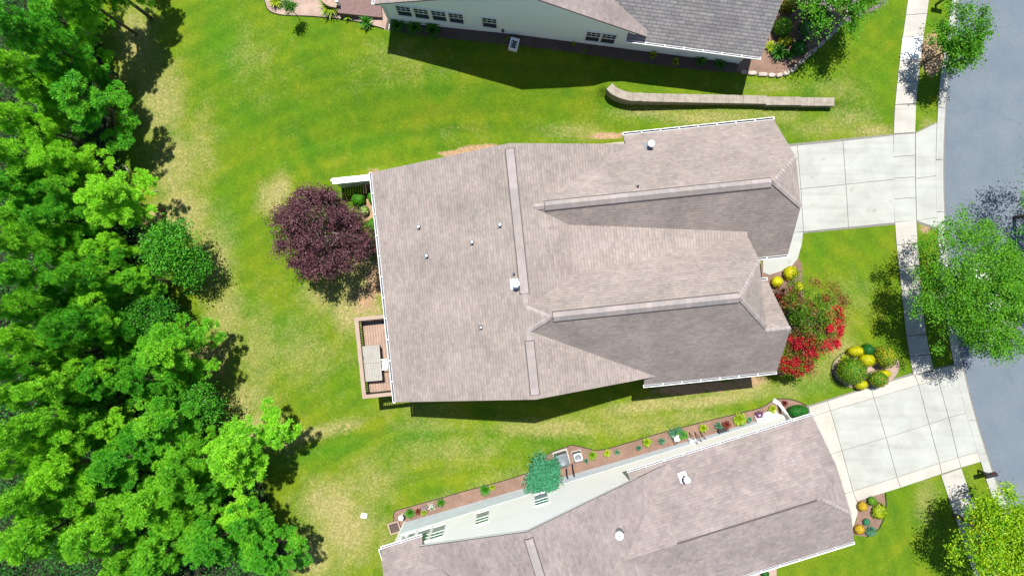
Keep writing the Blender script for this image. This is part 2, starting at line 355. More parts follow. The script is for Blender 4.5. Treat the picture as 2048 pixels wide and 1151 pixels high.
# mowing passes: broad curved bands
wv = nt.nodes.new('ShaderNodeTexWave'); wv.wave_type = 'RINGS'; wv.rings_direction = 'Z'; wv.inputs['Scale'].default_value = .28; wv.inputs['Distortion'].default_value = 2.0; wv.inputs['Detail'].default_value = 2; wv.inputs['Detail Scale'].default_value = .5
tc = nt.nodes.new('ShaderNodeNewGeometry'); mp = nt.nodes.new('ShaderNodeMapping'); mp.inputs['Location'].default_value = (2, 22, 0)
nt.links.new(tc.outputs['Position'], mp.inputs[0]); nt.links.new(mp.outputs[0], wv.inputs[0])
g = mix(nt, 1.0, g, ramp(nt, wv.outputs['Fac'], [(.2, (.91, .94, .95)), (.8, (1.06, 1.03, 1.0))]), 'MULTIPLY')
straw = ramp(nt, fine, [(.28, (.24, .24, .06)), (.5, (.38, .34, .13)), (.72, (.62, .53, .29))])
df = math_(nt, 'SUBTRACT', math_(nt, 'ADD', math_(nt, 'MULTIPLY', attr('dry'), 1.3), math_(nt, 'MULTIPLY', patch, 1.3)), .83)
df = math_(nt, 'ADD', math_(nt, 'MULTIPLY', df, .85), math_(nt, 'MULTIPLY', math_(nt, 'SUBTRACT', fine, .5), 1.3))
cl = nt.nodes.new('ShaderNodeClamp'); nt.links.new(df, cl.inputs[0]); cl.inputs[2].default_value = .85
g = mix(nt, cl.outputs[0], g, straw)
soil = ramp(nt, noise(nt, 9, 5, .7), [(.3, (.30, .19, .11)), (.55, (.50, .34, .20)), (.75, (.62, .47, .30))])
dd = nt.nodes.new('ShaderNodeClamp')
nt.links.new(math_(nt, 'MULTIPLY', math_(nt, 'SUBTRACT', math_(nt, 'ADD', attr('dirt'), math_(nt, 'MULTIPLY', math_(nt, 'SUBTRACT', noise(nt, 2.4, 5, .7), .5), 1.0)), .48), 4.0), dd.inputs[0])
g = mix(nt, dd.outputs[0], g, soil)
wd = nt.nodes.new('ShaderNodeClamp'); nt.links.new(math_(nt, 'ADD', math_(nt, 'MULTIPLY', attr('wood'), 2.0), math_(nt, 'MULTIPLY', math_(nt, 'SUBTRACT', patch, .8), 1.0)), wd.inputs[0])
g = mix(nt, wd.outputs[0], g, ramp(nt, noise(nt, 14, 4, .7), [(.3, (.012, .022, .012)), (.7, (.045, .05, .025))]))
g = mix(nt, 1.0, g, ramp(nt, fine, [(.3, (.72, .76, .75)), (.5, (1, 1, 1)), (.7, (1.3, 1.22, 1.18))]), 'MULTIPLY')
g = mix(nt, 1.0, g, ramp(nt, noise(nt, 17, 3, .9), [(.3, (.78, .80, .8)), (.7, (1.24, 1.2, 1.18))]), 'MULTIPLY'); g = mix(nt, 1.0, g, kc((1, 1, 1)), 'MULTIPLY'); nt.links.new(g, b.inputs['Base Color']); b.inputs['Roughness'].default_value = .9; b.inputs['Specular IOR Level'].default_value = .15
bump(nt, b, noise(nt, 14, 4, .9), .8, .06)
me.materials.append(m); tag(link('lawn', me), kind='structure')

# ------------------------------------------------------------------ draped sheets, slabs
def smooth_line(pts, n=8):
    out = []; P = [Vector((p[0], p[1])) for p in pts]
    for i in range(len(P) - 1):
        a = P[max(i-1, 0)]; b_ = P[i]; c = P[i+1]; d = P[min(i+2, len(P)-1)]
        for k in range(n):
            t = k / n
            q = .5 * ((2*b_) + (-a + c)*t + (2*a - 5*b_ + 4*c - d)*t*t + (-a + 3*b_ - 3*c + d)*t**3); out.append((q.x, q.y))
    out.append((P[-1].x, P[-1].y)); return out
def drape(name, poly, mat, dz=.03, cell=.5, rough=0, closed=True, parent=None, kind='structure'):
    """polygon in photo pixels laid on the ground"""
    P = [G(u, v)[:2] for u, v in poly]
    bm = bmesh.new(); vs_ = [bm.verts.new((x, y, 0)) for x, y in P]
    f = bm.faces.new(vs_); 
    if f.normal.z < 0: f.normal_flip()
    xs_ = [p[0] for p in P]; ys_ = [p[1] for p in P]
    for a, lo, hi, nrm in ((0, min(xs_), max(xs_), (1,0,0)), (1, min(ys_), max(ys_), (0,1,0))):
        q = lo + cell
        while q < hi:
            co = (q, 0, 0) if a == 0 else (0, q, 0)
            bmesh.ops.bisect_plane(bm, geom=bm.verts[:] + bm.edges[:] + bm.faces[:], plane_co=co, plane_no=nrm); q += cell
    bmesh.ops.triangulate(bm, faces=bm.faces[:])
    bm.normal_update()
    for f in bm.faces:
        if f.normal.z < 0: f.normal_flip()
    for v in bm.verts:
        bd = v.is_boundary
        v.co.z = gz(v.co.x, v.co.y) + (dz if not bd else dz * .6) + (random.uniform(-rough, rough) if not bd else 0)
    me = bpy.data.meshes.new(name); bm.to_mesh(me); bm.free(); me.materials.append(mat)
    o = link(name, me, parent)
    if kind: o['kind'] = kind
    return o
def slab(mb, quad, top=.06, bot=-.15, gap=.013, mi=0):
    """concrete panel from photo pixel corners, shrunk by a joint gap"""
    P = [Vector(G(u, v)[:2]) for u, v in quad]
    c = sum(P, Vector((0, 0))) / len(P)
    ar = sum(P[i].x * P[(i+1) % len(P)].y - P[(i+1) % len(P)].x * P[i].y for i in range(len(P)))
    if ar < 0: P = P[::-1]
    Q = []
    n = len(P)
    for i in range(n):
        a = P[i-1]; b_ = P[i]; d = P[(i+1) % n]
        e1 = (b_ - a); e2 = (d - b_)
        n1 = Vector((-e1.y, e1.x)).normalized() if e1.length > 1e-6 else Vector((0, 0)); n2 = Vector((-e2.y, e2.x)).normalized()
        k = n1 + n2; k = k / max(.4, k.dot(n1)) if k.length > 1e-6 else n1
        Q.append(b_ + k * gap)
    vs_ = [(q.x, q.y, bot) for q in Q] + [(q.x, q.y, top) for q in Q]
    mb.add(vs_, [tuple(range(n))[::-1], tuple(range(n, 2*n))] + [(i, (i+1) % n, n + (i+1) % n, n + i) for i in range(n)], mi)

# sidewalk and curb lines in photo pixels (left edge / right edge at matching v)
SWL = [(1842,-220),(1826,-110),(1815,0),(1804,76),(1789,208),(1786,270),(1786,350),(1788.6,445),(1793,500),(1800,560),(1807,629),(1816,699),(1828,760),(1846,840),(1864,895),(1880,947),(1896,995),(1912,1040),(1948,1151),(1990,1270)]
SWR = [(1885,-220),(1868,-110),(1857.5,0),(1845.6,76),(1832.5,195),(1829.5,267),(1829.5,350),(1831.7,441),(1835,495),(1840,560),(1846,629),(1856,691),(1868,745),(1888,825),(1904,880),(1921,933),(1937,980),(1956,1030),(1992,1135),(2036,1255)]
CBL = [(1960,-220),(1930,-110),(1903,0),(1897,42),(1880,156),(1873,250),(1870.5,355),(1874,456),(1882,560),(1893,640),(1907,727),(1932,830),(1960,922),(1975,970),(2000,1030),(2040,1120),(2110,1270)]
CBR = [(1980,-220),(1949,-110),(1922,0),(1915,42),(1901,130),(1893,250),(1891,355),(1895,456),(1903,560),(1914,640),(1929,727),(1954,830),(1990,944),(2008,985),(2035,1045),(2078,1140),(2150,1290)]
def interp_line(L, v):
    S = smooth_line(L, 6); return float(np.interp(v, [p[1] for p in S], [p[0] for p in S]))
# sidewalk panels
mb = MB()
cuts = [-150,-110,-60,-18,31,76,121,166,210,268]
def sw_quad(a, b_, da=0, db=0): return [(interp_line(SWL, a), a), (interp_line(SWR, a + da), a + da), (interp_line(SWR, b_ + db), b_ + db), (interp_line(SWL, b_), b_)]
for i in range(len(cuts) - 1):
    slab(mb, sw_quad(cuts[i], cuts[i+1], -3 if cuts[i+1] < 268 else 0, -3), mi=1 if cuts[i] == 76 else 0)
for a, b_ in ((270,314),(314,357),(357,398),(398,444)): slab(mb, sw_quad(a, b_, -3, -3), mi=2)
for a, b_ in ((444,490),(490,535),(535,582),(582,628),(628,672),(672,712),(712,750)): slab(mb, sw_quad(a, b_, -4, -8 if b_ == 750 else -5))
for a, b_ in ((949,995),(995,1045),(1045,1095),(1095,1151),(1151,1220)): slab(mb, sw_quad(a, b_, -14, -16))
tag(mb.build('sidewalk', [M['concrete_walk'], M['concrete_new'], M['concrete']]), kind='structure')
# main driveway: slabs
mb = MB()
def col_u(t, v): # joint columns of the main driveway lean slightly
    return t
mb_j = MB()
D1 = [[(1560,295),(1594,291.5),(1601,378),(1568,381)], [(1568,381),(1601,378),(1606,463.5),(1560,467)],
      [(1594,291.5),(1685,282.5),(1691,369),(1601,378)], [(1601,378),(1691,369),(1696,454.5),(1606,463.5)],
      [(1685,282.5),(1786,271),(1787,359),(1691,369)], [(1691,369),(1787,359),(1789,445.5),(1696,454.5)]]
for q in D1: slab(mb, q)
slab(mb, [(1830,267),(1873,246),(1871,300),(1871,352),(1830,357)]); slab(mb, [(1830,357),(1871,352),(1873,408),(1874,435),(1832,441)])
slab(mb, [(1832,441),(1874,435),(1874.5,457)], gap=.01); slab(mb, [(1560,467),(1606,463.5),(1603,489),(1595,517),(1581,534),(1560,543),(1538,550),(1525,545),(1525,512),(1560,509)])
tag(mb.build('driveway', [M['concrete']]), kind='structure')
# lower driveway
mb = MB()
def lerp(a, b_, t): return (a[0] + (b_[0]-a[0]) * t, a[1] + (b_[1]-a[1]) * t)
T = [(1616,813),(1654,801),(1741,773),(1828,748),(1869,738),(1909,729)]
A_ = [(1620,833),(1660,820),(1747,795),(1836,769),(1875,757),(1915,748)]
B_ = [(1642,912),(1683,900),(1771,874),(1857,847),(1896,834),(1935,824)]
C_ = [(1690,986),(1705,981),(1793,953),(1878,925),(1915,914),(1959,901)]
D_ = [(1696,1005),(1713,1001),(1800,974),(1882,946),(1921,933),(1961,922)]
for i in range(5):
    ext = (0, 0)
    for r_, (P_, Q_) in enumerate(((T, A_), (A_, B_), (B_, C_), (C_, D_))):
        slab(mb, [P_[i], P_[i+1], Q_[i+1], Q_[i]], mi=1 if r_ in (0, 3) or i == 0 else 0)
slab(mb, [(1690,986),(1705,981),(1713,1003),(1715,1025),(1703,1062),(1680,1075),(1670,1010)], mi=1, top=.054)
tag(mb.build('driveway', [M['concrete'], M['concrete_warm']]), kind='structure')
# joint bed under the slabs
drape('joint_bed', [(1555,290),(1786,268),(1830,265),(1872,244),(1872,460),(1832,445),(1610,466),(1560,470)], M['joint'], .02)
drape('joint_bed', [(1610,812),(1825,745),(1909,727),(1962,922),(1711,1003),(1660,960)], M['joint'], .02)
drape('joint_bed', [(interp_line(SWL, v) + .6, v) for v in range(-150, 268, 20)] + [(interp_line(SWR, v) - .6, v) for v in range(260, -155, -20)], M['joint'], .02)
# curb with rolled profile
mb = MB(); L1 = smooth_line(CBL, 10); 
prev = None; cnt = 0
vv = np.arange(-200, 1260, 8.0)
prof = [(0, .0), (0, .075), (.18, .085), (.42, .05), (.62, .015), (1.0, .012)]
sec = []
for v in vv:
    a = Vector(G(interp_line(CBL, v), v)); b_ = Vector(G(interp_line(CBR, v), v + 1))
    sec.append([(a.x + (b_.x - a.x) * t, a.y + (b_.y - a.y) * t, z - (.02 if t > .9 else 0)) for t, z in prof])
for i in range(len(sec) - 1):
    if i % 13 == 12: # contraction joint: narrow gap
        s0 = sec[i]; s1 = [tuple(s0[k][j] + (sec[i+1][k][j] - s0[k][j]) * .84 for j in range(3)) for k in range(len(prof))]
    else: s0, s1 = sec[i], sec[i+1]
    n = len(prof); mb.add(s0 + s1, [(k, k+1, n+k+1, n+k) for k in range(n-1)], 0)
o = mb.build('curb', M['concrete'], smooth=False); tag(o, kind='structure')
mb = MB()
for i in range(len(sec) - 1):
    a0, a1, b0, b1 = sec[i][0], sec[i][-1], sec[i+1][0], sec[i+1][-1]
    mb.add([(a0[0], a0[1], .006), (a1[0]+.2, a1[1], .006), (b1[0]+.2, b1[1], .006), (b0[0], b0[1], .006)], [(0, 1, 2, 3)])
o = mb.build('curb_footing', M['joint']); o['kind'] = 'structure'
mb = MB()
R_ = [(G(interp_line(CBR, v) - 2, v)) for v in range(-200, 1261, 20)]
R_ = [(R_[0][0] + 25, 150, 0)] + R_ + [(R_[-1][0] + 30, -150, 0)]
for i in range(len(R_) - 1):
    a, b_ = R_[i], R_[i+1]; mb.add([(a[0], a[1], .012), (b_[0], b_[1], .012), (b_[0] + 11.5, b_[1] - 1, .012), (a[0] + 11.5, a[1] - 1, .012)], [(0, 1, 2, 3)])
tag(mb.build('road', M['asphalt']), kind='structure')

# beds
bed = lambda *a, **k: drape('flower_bed', *a, **k)
bed(smooth_line([(1528,512),(1596,517),(1605,560),(1609,620),(1606,665),(1590,705),(1575,745),(1545,750)], 4) + [(1500,740),(1500,600)], M['mulch'], rough=.015, cell=.25)
bed([(1733 + 69 * math.cos(t) * (1 if math.cos(t) < 0 else .95), 736 + 41 * math.sin(t) - 10 * math.cos(t) * .4) for t in np.linspace(0, 2*math.pi, 40, endpoint=False)], M['mulch_pale'], rough=.015, cell=.25)
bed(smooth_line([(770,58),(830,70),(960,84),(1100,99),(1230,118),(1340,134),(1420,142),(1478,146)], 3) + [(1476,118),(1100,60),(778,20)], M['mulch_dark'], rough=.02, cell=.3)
bed([(526,-60)] + smooth_line([(528,0),(533,14),(544,25),(568,31),(620,33),(674,38),(720,45),(772,60)], 4) + [(777,30),(745,-60)], M['mulch_pale'], rough=.015, cell=.3)
bed([(1474,118)] + [(1474,144)] + smooth_line([(1490,145),(1520,148),(1558,150),(1585,138),(1612,113),(1645,84),(1680,48),(1697,10),(1705,-60)], 4) + [(1530,-60),(1510,100)], M['mulch'], rough=.02, cell=.25)
EDGE = smooth_line([(788,1046),(787,1030),(792,1020),(805,1016),(918,984),(1051,946),(1080,920),(1099,905),(1128,894),(1145,889),(1173,895),(1199,899),(1250,886),(1300,871),(1342,859),(1430,837),(1518,815),(1543,801),(1562,796),(1590,800),(1612,810)], 5)
bed(EDGE + [(1616,828),(1560,850),(1300,915),(1000,1000),(800,1065)], M['mulch'], rough=.015, cell=.3)
bed([(1714,1002),(1768,985),(1771,1008),(1766,1035),(1757,1055),(1732,1072),(1705,1068),(1700,1060),(1713,1040)], M['mulch'], rough=.015, cell=.25)
bed([(1440,1175),(1553,1128),(1553,1175)], M['mulch_pale'], rough=.015, cell=.25)
def edging(name, pts, mat, label, r=.022, hz=.05):
    mb = MB(); P = [G(u, v) for u, v in pts]; mb.tube([(x, y, z + hz) for x, y, z in P], r, 5)
    return tag(mb.build(name, mat), label, 'garden edging')
edging('garden_edging', EDGE, M['rubber'], 'black plastic edging between the lower lawn and the long mulch bed of the white house')
edging('garden_edging', smooth_line([(528,-10),(533,14),(544,25),(568,31),(620,33),(674,38),(720,45),(768,58)], 4), M['rubber'], 'dark edging round the pale mulch bed at the photo top')
edging('garden_edging', [(1733 + 71 * math.cos(t), 737 + 43 * math.sin(t)) for t in np.linspace(2.3, 5.0, 30)], M['rubber'], 'curved edging ring round the bed of golden shrubs')
edging('garden_edging', [(1770,985),(1772,1008),(1767,1036),(1758,1056),(1733,1073)], M['rubber'], 'thin edging round the small bed beside the lower driveway')
# edging stones by the upper right bed
SP = smooth_line([(1474,143),(1490,145),(1520,149),(1558,151),(1585,139),(1612,114),(1645,85),(1680,49),(1697,10),(1702,-20)], 6)
acc = [Vector(G(*p)) for p in SP]; dist = 0; stones = []
i = 0; pos = acc[0].copy(); k = 0
tot = [0]
for a, b_ in zip(acc, acc[1:]): tot.append(tot[-1] + (b_ - a).length)
s_ = .2
while s_ < tot[-1]:
    L = random.uniform(.32, .62); mid_ = s_ + L / 2
    p = Vector([np.interp(mid_, tot, [q[j] for q in acc]) for j in range(3)]); d = Vector([np.interp(mid_ + .1, tot, [q[j] for q in acc]) for j in range(3)]) - p
    bm = bmesh.new(); bmesh.ops.create_cube(bm, size=1)
    bmesh.ops.subdivide_edges(bm, edges=bm.edges[:], cuts=2, use_grid_fill=True)
    for v in bm.verts:
        v.co = Vector((v.co.x * L * .95, v.co.y * .24, v.co.z * .16)) * (1 - .18 * (abs(v.co.x) * abs(v.co.y) * 4)); v.co += Vector((random.uniform(-1, 1), random.uniform(-1, 1), random.uniform(-1, 1))) * .022
    me = bpy.data.meshes.new('edging_stone'); bm.to_mesh(me); bm.free(); me.materials.append(M['stone'])
    me.polygons.foreach_set('use_smooth', [True] * len(me.polygons))
    o = link('edging_stone', me); o.location = (p.x, p.y, gz(p.x, p.y) + .06); o.rotation_euler = (random.uniform(-.05, .05), 0, math.atan2(d.y, d.x) + random.uniform(-.1, .1))
    stones.append(o); s_ += L + random.uniform(.0, .03)
NW = 'first second third fourth fifth sixth seventh eighth ninth tenth eleventh twelfth thirteenth fourteenth fifteenth sixteenth seventeenth eighteenth nineteenth twentieth twenty-first twenty-second twenty-third twenty-fourth'.split()
for i, o in enumerate(stones):
    tag(o, f'{NW[min(i, 23)]} pale edging stone from the house corner round the upper right bed', 'stone', 'edging stones round the upper flower bed')
# retaining wall
rw = empty('retaining_wall', G(1400, 200)); tag(rw, 'low grey brown concrete block retaining wall curving at its left end on the upper lawn', 'wall')
WL = smooth_line([(1221,174),(1232,182),(1250,189),(1269,193)], 5) + [(1285,193.5)]
segs = [(smooth_line([(1219,172),(1228,181),(1245,189),(1266,194)], 5), .40), ([(1266,194),(1284,193.2)], .50), ([(1284,194.5),(1400,197),(1516,199)], .50), ([(1516,199.2),(1532,199.5)], .55), ([(1532,201.5),(1602,202)], .50), ([(1602,203),(1669,203.3)], .48)]
rwt = MB(); rwf = MB()
zt = [.57, .61, .585, .605, .585, .565]
for (pts, _), z1 in zip(segs, zt):
    P = [Vector(at(u, v, z1)[:2]) for u, v in pts]
    for i in range(len(P) - 1):
        a, b_ = P[i], P[i+1]; d = (b_ - a).normalized(); n_ = Vector((-d.y, d.x)) * .235
        nseg = max(1, round((b_ - a).length / .42)) if len(pts) < 5 else 1
        for q in range(nseg):
            p0 = a + (b_ - a) * (q / nseg); p1 = a + (b_ - a) * ((q + 1) / nseg); p0 = p0 + d * .004; p1 = p1 - d * (.004 if nseg > 1 else -.03)
            for tgt, w_, za, zb in ((rwt, 1.0, z1 - .09 + random.uniform(0, .004), z1 + random.uniform(-.006, .006)), (rwf, .88, -1.6, z1 - .09)):
                c_ = [p0 - n_ * w_, p1 - n_ * w_, p1 + n_ * w_, p0 + n_ * w_]
                if tgt is rwt or q == 0 or True:
                    tgt.add([(v.x, v.y, za) for v in c_] + [(v.x, v.y, zb) for v in c_], [(0,3,2,1),(4,5,6,7),(0,1,5,4),(1,2,6,5),(2,3,7,6),(3,0,4,7)])
inv = lambda mb_, o: [(v[0] - o.location.x, v[1] - o.location.y, v[2] - o.location.z) for v in mb_.v]
rwt.v = inv(rwt, rw); rwf.v = inv(rwf, rw)
rwt.build('coping', M['block'], rw); rwf.build('wall_face', M['block'], rw)

# ------------------------------------------------------------------ houses
def roof_slab(mb, uvs, plane, poly, th=.14, mi=0):
    a, b_, c = plane
    area = sum(poly[i][0] * poly[(i+1) % len(poly)][1] - poly[(i+1) % len(poly)][0] * poly[i][1] for i in range(len(poly)))
    if area < 0: poly = poly[::-1]
    n = len(poly); top = [(x, y, a*x + b_*y + c) for x, y in poly]; bot = [(x, y, z - th) for x, y, z in top]
    mb.add(top + bot, [tuple(range(n)), tuple(range(n, 2*n))[::-1]] + [(i, n + i, n + (i+1) % n, (i+1) % n) for i in range(n)], mi)
    L = math.hypot(a, b_); ux, uy = (-b_/L, a/L); vx, vy = (a/L, b_/L); k = math.sqrt(1 + L*L)
    uvs.append((len(mb.f) - 2 - n, [(x*ux + y*uy, (x*vx + y*vy) * k) for x, y, z in top]))
def finish_roof(mb, uvs, mats, parent, name='roof'):
    o = mb.build(name, mats, parent); uvl = o.data.uv_layers.new(name='UVMap')
    for fi, uv in uvs:
        p = o.data.polygons[fi]
        for li, c in zip(p.loop_indices, uv): uvl.data[li].uv = c
    return o
def strip_cap(parent, p, q, w=.44, sl=(.5, .5), name='ridge_vent', mat='cap', seed=0):
    """ridge cap: a low bent strip of overlapping cap shingles over a dark edge plate"""
    p = Vector(p); q = Vector(q); d = (q - p); L = d.length; d.normalize(); s = d.cross(Vector((0, 0, 1))).normalized()
    mb = MB(); n = max(1, int(L / .30)); rr = random.Random(seed + int(L * 100))
    def prof(t, lift, hw):
        c = p + d * t; return [c - s * hw + Vector((0, 0, lift - hw * sl[0])), c + Vector((0, 0, lift)), c + s * hw + Vector((0, 0, lift - hw * sl[1]))]
    a = prof(-.03, .05, w/2 + .045); b_ = prof(L + .03, .05, w/2 + .045); lo = [v - Vector((0, 0, .07)) for v in a]; lo2 = [v - Vector((0, 0, .07)) for v in b_]
    mb.add(a + b_ + lo + lo2, [(0,1,4,3),(1,2,5,4),(6,0,3,9),(2,8,11,5),(0,6,7,1),(1,7,8,2),(3,4,10,9),(4,5,11,10)], 1)  # dark plate paints the shadow line along both edges of the strip
    tone = 2
    for i in range(n):
        t0, t1 = L * i / n, L * (i + 1) / n; 
        if rr.random() < .45: tone = rr.choice([2, 3, 4])
        lf = .062 + .004 * (i % 2)
        A = prof(t0, lf + .012, w/2); B = prof(t1 + .01, lf, w/2)
        mb.add(A + B, [(0,1,4,3),(1,2,5,4),(0,3,3,0)][:2], tone)
    return mb.build(name, [M[mat], M['cap_edge'], M['cap'], M['cap2'], M['cap3']], parent)
M['cap2'] = simple('ridge cap shingle lilac', (.44, .385, .375), .9, var=.1, scale=3)
M['cap3'] = simple('ridge cap shingle grey', (.375, .34, .33), .9, var=.12, scale=3)
def hip_cap(parent, p, q, w=.24, name='hip_cap', s1=.5, s2=.5):
    p = Vector(p); q = Vector(q); d = (q - p); L = d.length; d.normalize(); s = d.cross(Vector((0, 0, 1))).normalized()
    mb = MB(); n = max(1, int(L / .22))
    for i in range(n):
        A = []; 
        for t, lf in ((L*i/n, .045), (L*(i+1)/n + .01, .022)):
            c = p + d * t; A += [c - s*w/2 + Vector((0,0,lf - w/2*s1)), c + Vector((0,0,lf)), c + s*w/2 + Vector((0,0,lf - w/2*s2))]
        mb.add(A, [(0,1,4,3),(1,2,5,4)], i % 3 % 2)
    return mb.build(name, [M['cap'], M['cap2']], parent)
def gutter(parent, p, q, out, ends=True, w=.11):
    """open trough outside the eave with straps"""
    p = Vector(p); q = Vector(q); d = (q - p).normalized(); o = Vector(out).normalized(); mb = MB()
    z = Vector((0, 0, 1)); L = (q - p).length
    for off, wd, h0, h1 in ((.008, .012, -.12, -.02), (w, .022, -.12, .015)):
        a = p + o * off; b_ = q + o * off
        c = [a, a + o * wd, b_ + o * wd, b_]
        mb.add([v + z * h0 for v in c] + [v + z * h1 for v in c], [(0,1,2,3),(4,5,6,7),(0,1,5,4),(1,2,6,5),(2,3,7,6),(3,0,4,7)])
    c = [p + o*.008, p + o*(w+.02), q + o*(w+.02), q + o*.008]
    mb.add([v + z * -.125 for v in c], [(0,1,2,3)], 1)
    for e in (p, q):
        c = [e, e + o*(w+.022), e + o*(w+.022) + d*.03, e + d*.03]
        mb.add([v + z * -.12 for v in c] + [v + z * .012 for v in c], [(0,1,2,3),(4,5,6,7),(0,1,5,4),(1,2,6,5),(2,3,7,6),(3,0,4,7)])
    n = max(1, round(L / 1.05))
    for i in range(1, n):
        e = p + d * (L * i / n); mb.bar(e + z*.01, e + o*w + z*.01, .045, .02)
    ob = mb.build('gutter', [M['white'], M['dark_metal']], parent); return ob
def rake(parent, p, q, name='rake_board'):
    mb = MB(); mb.bar(Vector(p) + Vector((0,0,-.24)), Vector(q) + Vector((0,0,-.24)), .03, .14); return mb.build(name, M['white'], parent)
def window(parent, x, y, z, wd, ht, sgn, lower='glass', upper='glass', grid=True, frame='white', jamb=.09, bar=.011):
    """double-hung window on a wall facing sgn*y; x,z is its centre"""
    fr = MB(); hw, hh = wd/2, ht/2; y0, y1 = sorted((y, y + sgn * .05))
    for a in (-1, 1): fr.box(x + a*hw - (jamb if a < 0 else 0), x + a*hw + (jamb if a > 0 else 0), y0, y1, z - hh - jamb, z + hh + jamb)
    fr.box(x - hw, x + hw, y0, y1, z + hh, z + hh + jamb); fr.box(x - hw, x + hw, y0, y1, z - hh - jamb, z - hh)
    o = fr.build('window', M[frame], parent)
    ya, yb = sorted((y + sgn * .004, y + sgn * .016))
    for nm, za, zb, mt in (('lower_sash', z - hh, z - .02, lower), ('upper_sash', z + .02, z + hh, upper)):
        g_ = MB(); g_.box(x - hw, x + hw, ya, yb, za, zb); pn = g_.build('pane', M[mt], o)
    mt = MB(); ya, yb = sorted((y + sgn * .018, y + sgn * .034)); mt.box(x - hw, x + hw, ya, yb, z - .03, z + .03)
    if grid:
        for k in (1, 2): mt.box(x - hw + wd*k/3 - bar, x - hw + wd*k/3 + bar, ya, yb, z + .03, z + hh)
        mt.box(x - hw, x + hw, ya - .001, yb - .001, z + hh/2 + .0, z + hh/2 + 2*bar)
    mt.build('sash_bar', M[frame], o); return o
class House:
    def __init__(s, name, org, ang, label, cat='house'):
        s.o = tuple(org); s.a = ang; s.e = empty(name, (org[0], org[1], 0), ang); tag(s.e, label, cat)
        s.mb = MB(); s.uv = []; s.planes = []
    def slope(s, plane, poly, mi=0): roof_slab(s.mb, s.uv, plane, poly, mi=mi); s.planes.append((plane, poly))
    def local(s, x, y):
        dx, dy = x - s.o[0], y - s.o[1]; c, n = math.cos(s.a), math.sin(s.a); return dx*c + dy*n, -dx*n + dy*c
    def world(s, x, y):
        c, n = math.cos(s.a), math.sin(s.a); return s.o[0] + x*c - y*n, s.o[1] + x*n + y*c
    def on_plane(s, u, v, plane):
        z = 5.
        for _ in range(30):
            p = at(u, v, z); x, y = s.local(p[0], p[1]); z = .5*z + .5*(plane[0]*x + plane[1]*y + plane[2])
        return x, y, z
    def on_wall(s, u, v, yw):   # ray against the wall plane y'=yw
        lo, hi = -6., 12.
        f = lambda z: s.local(*at(u, v, z)[:2])[1] - yw
        for _ in range(50):
            m_ = (lo + hi) / 2
            if f(lo) * f(m_) <= 0: hi = m_
            else: lo = m_
        x, y = s.local(*at(u, v, lo)[:2]); return x, lo
def walls(parent, name, prof, x0, x1, axis, mat, zb):
    """prism with the roof's profile: prof=[(t,z)...] across, extruded along axis"""
    mb = MB(); P = [(prof[0][0], zb)] + list(prof) + [(prof[-1][0], zb)]; n = len(P)
    f = (lambda t, e, z: (e, t, z)) if axis == 'x' else (lambda t, e, z: (t, e, z))
    mb.add([f(t, x0, z) for t, z in P] + [f(t, x1, z) for t, z in P], [tuple(range(n)), tuple(range(n, 2*n))[::-1]] + [(i, n+i, n+(i+1) % n, (i+1) % n) for i in range(n)])
    bm = bmesh.new(); o = mb.build(name, mat, parent); bm.from_mesh(o.data); bmesh.ops.recalc_face_normals(bm, faces=bm.faces[:]); bm.to_mesh(o.data); bm.free(); return o
def pipe_vent(parent, x, y, z, kind='small', rot=0, sl=(.52, 0)):
    if kind == 'small':
        f = MB(); f.box(x-.14, x+.10, y-.12, y+.12, z-.10, z+.03); o = f.build('vent_pipe', M['dark_metal'], parent)
        p = MB(); p.cyl(x, y, z-.02, z+.30, .055); p.build('pipe', M['grey_metal'], o)
        p = MB(); p.cyl(x, y, z+.02, z+.12, .085, .06); p.build('collar', M['rubber'], o)
    elif kind == 'stub':
        f = MB(); f.box(x-.09, x+.09, y-.09, y+.09, z-.06, z+.02); o = f.build('vent_pipe', M['dark_metal'], parent)
        p = MB(); p.cyl(x, y, z-.02, z+.22, .04); p.build('pipe', M['rubber'], o)
    elif kind == 'flue':
        f = MB(); P4 = [(x + i, y + j, z + sl[0]*i + sl[1]*j) for i, j in ((-.26,-.24),(.16,-.24),(.16,.24),(-.26,.24))]; f.add([(a, b_, c - .05) for a, b_, c in P4] + [(a, b_, c + .02) for a, b_, c in P4], [(0,3,2,1),(4,5,6,7),(0,1,5,4),(1,2,6,5),(2,3,7,6),(3,0,4,7)]); o = f.build('flue_vent', M['grey_metal'] if rot == 0 else M['white'], parent)
        p = MB(); p.cyl(x, y, z-.02, z+.55, .10); p.build('pipe', M['grey_metal'], o)
        p = MB(); p.tube([(x,y,z+.50),(x,y,z+.53),(x,y,z+.66),(x,y,z+.72)], [.14,.165,.165,.06], 20); p.build('flue_cap', M['white'], o)
    elif kind == 'dome':
        f = MB(); f.tube([(x, y, z-.05), (x, y, z+.05)], [.30, .28], 8); o = f.build('roof_vent', M['dark_metal'], parent)
        p = MB(); p.tube([(x,y,z+.03),(x,y,z+.22),(x,y,z+.30),(x,y,z+.34)], [.17,.21,.21,.1], 24); p.build('vent_cap', M['white_dull'], o)
        p = MB(); p.tube([(x,y,z+.335),(x,y,z+.37)], [.07,.05], 16); p.build('cap_disc', M['grey_metal'], o)
    return o

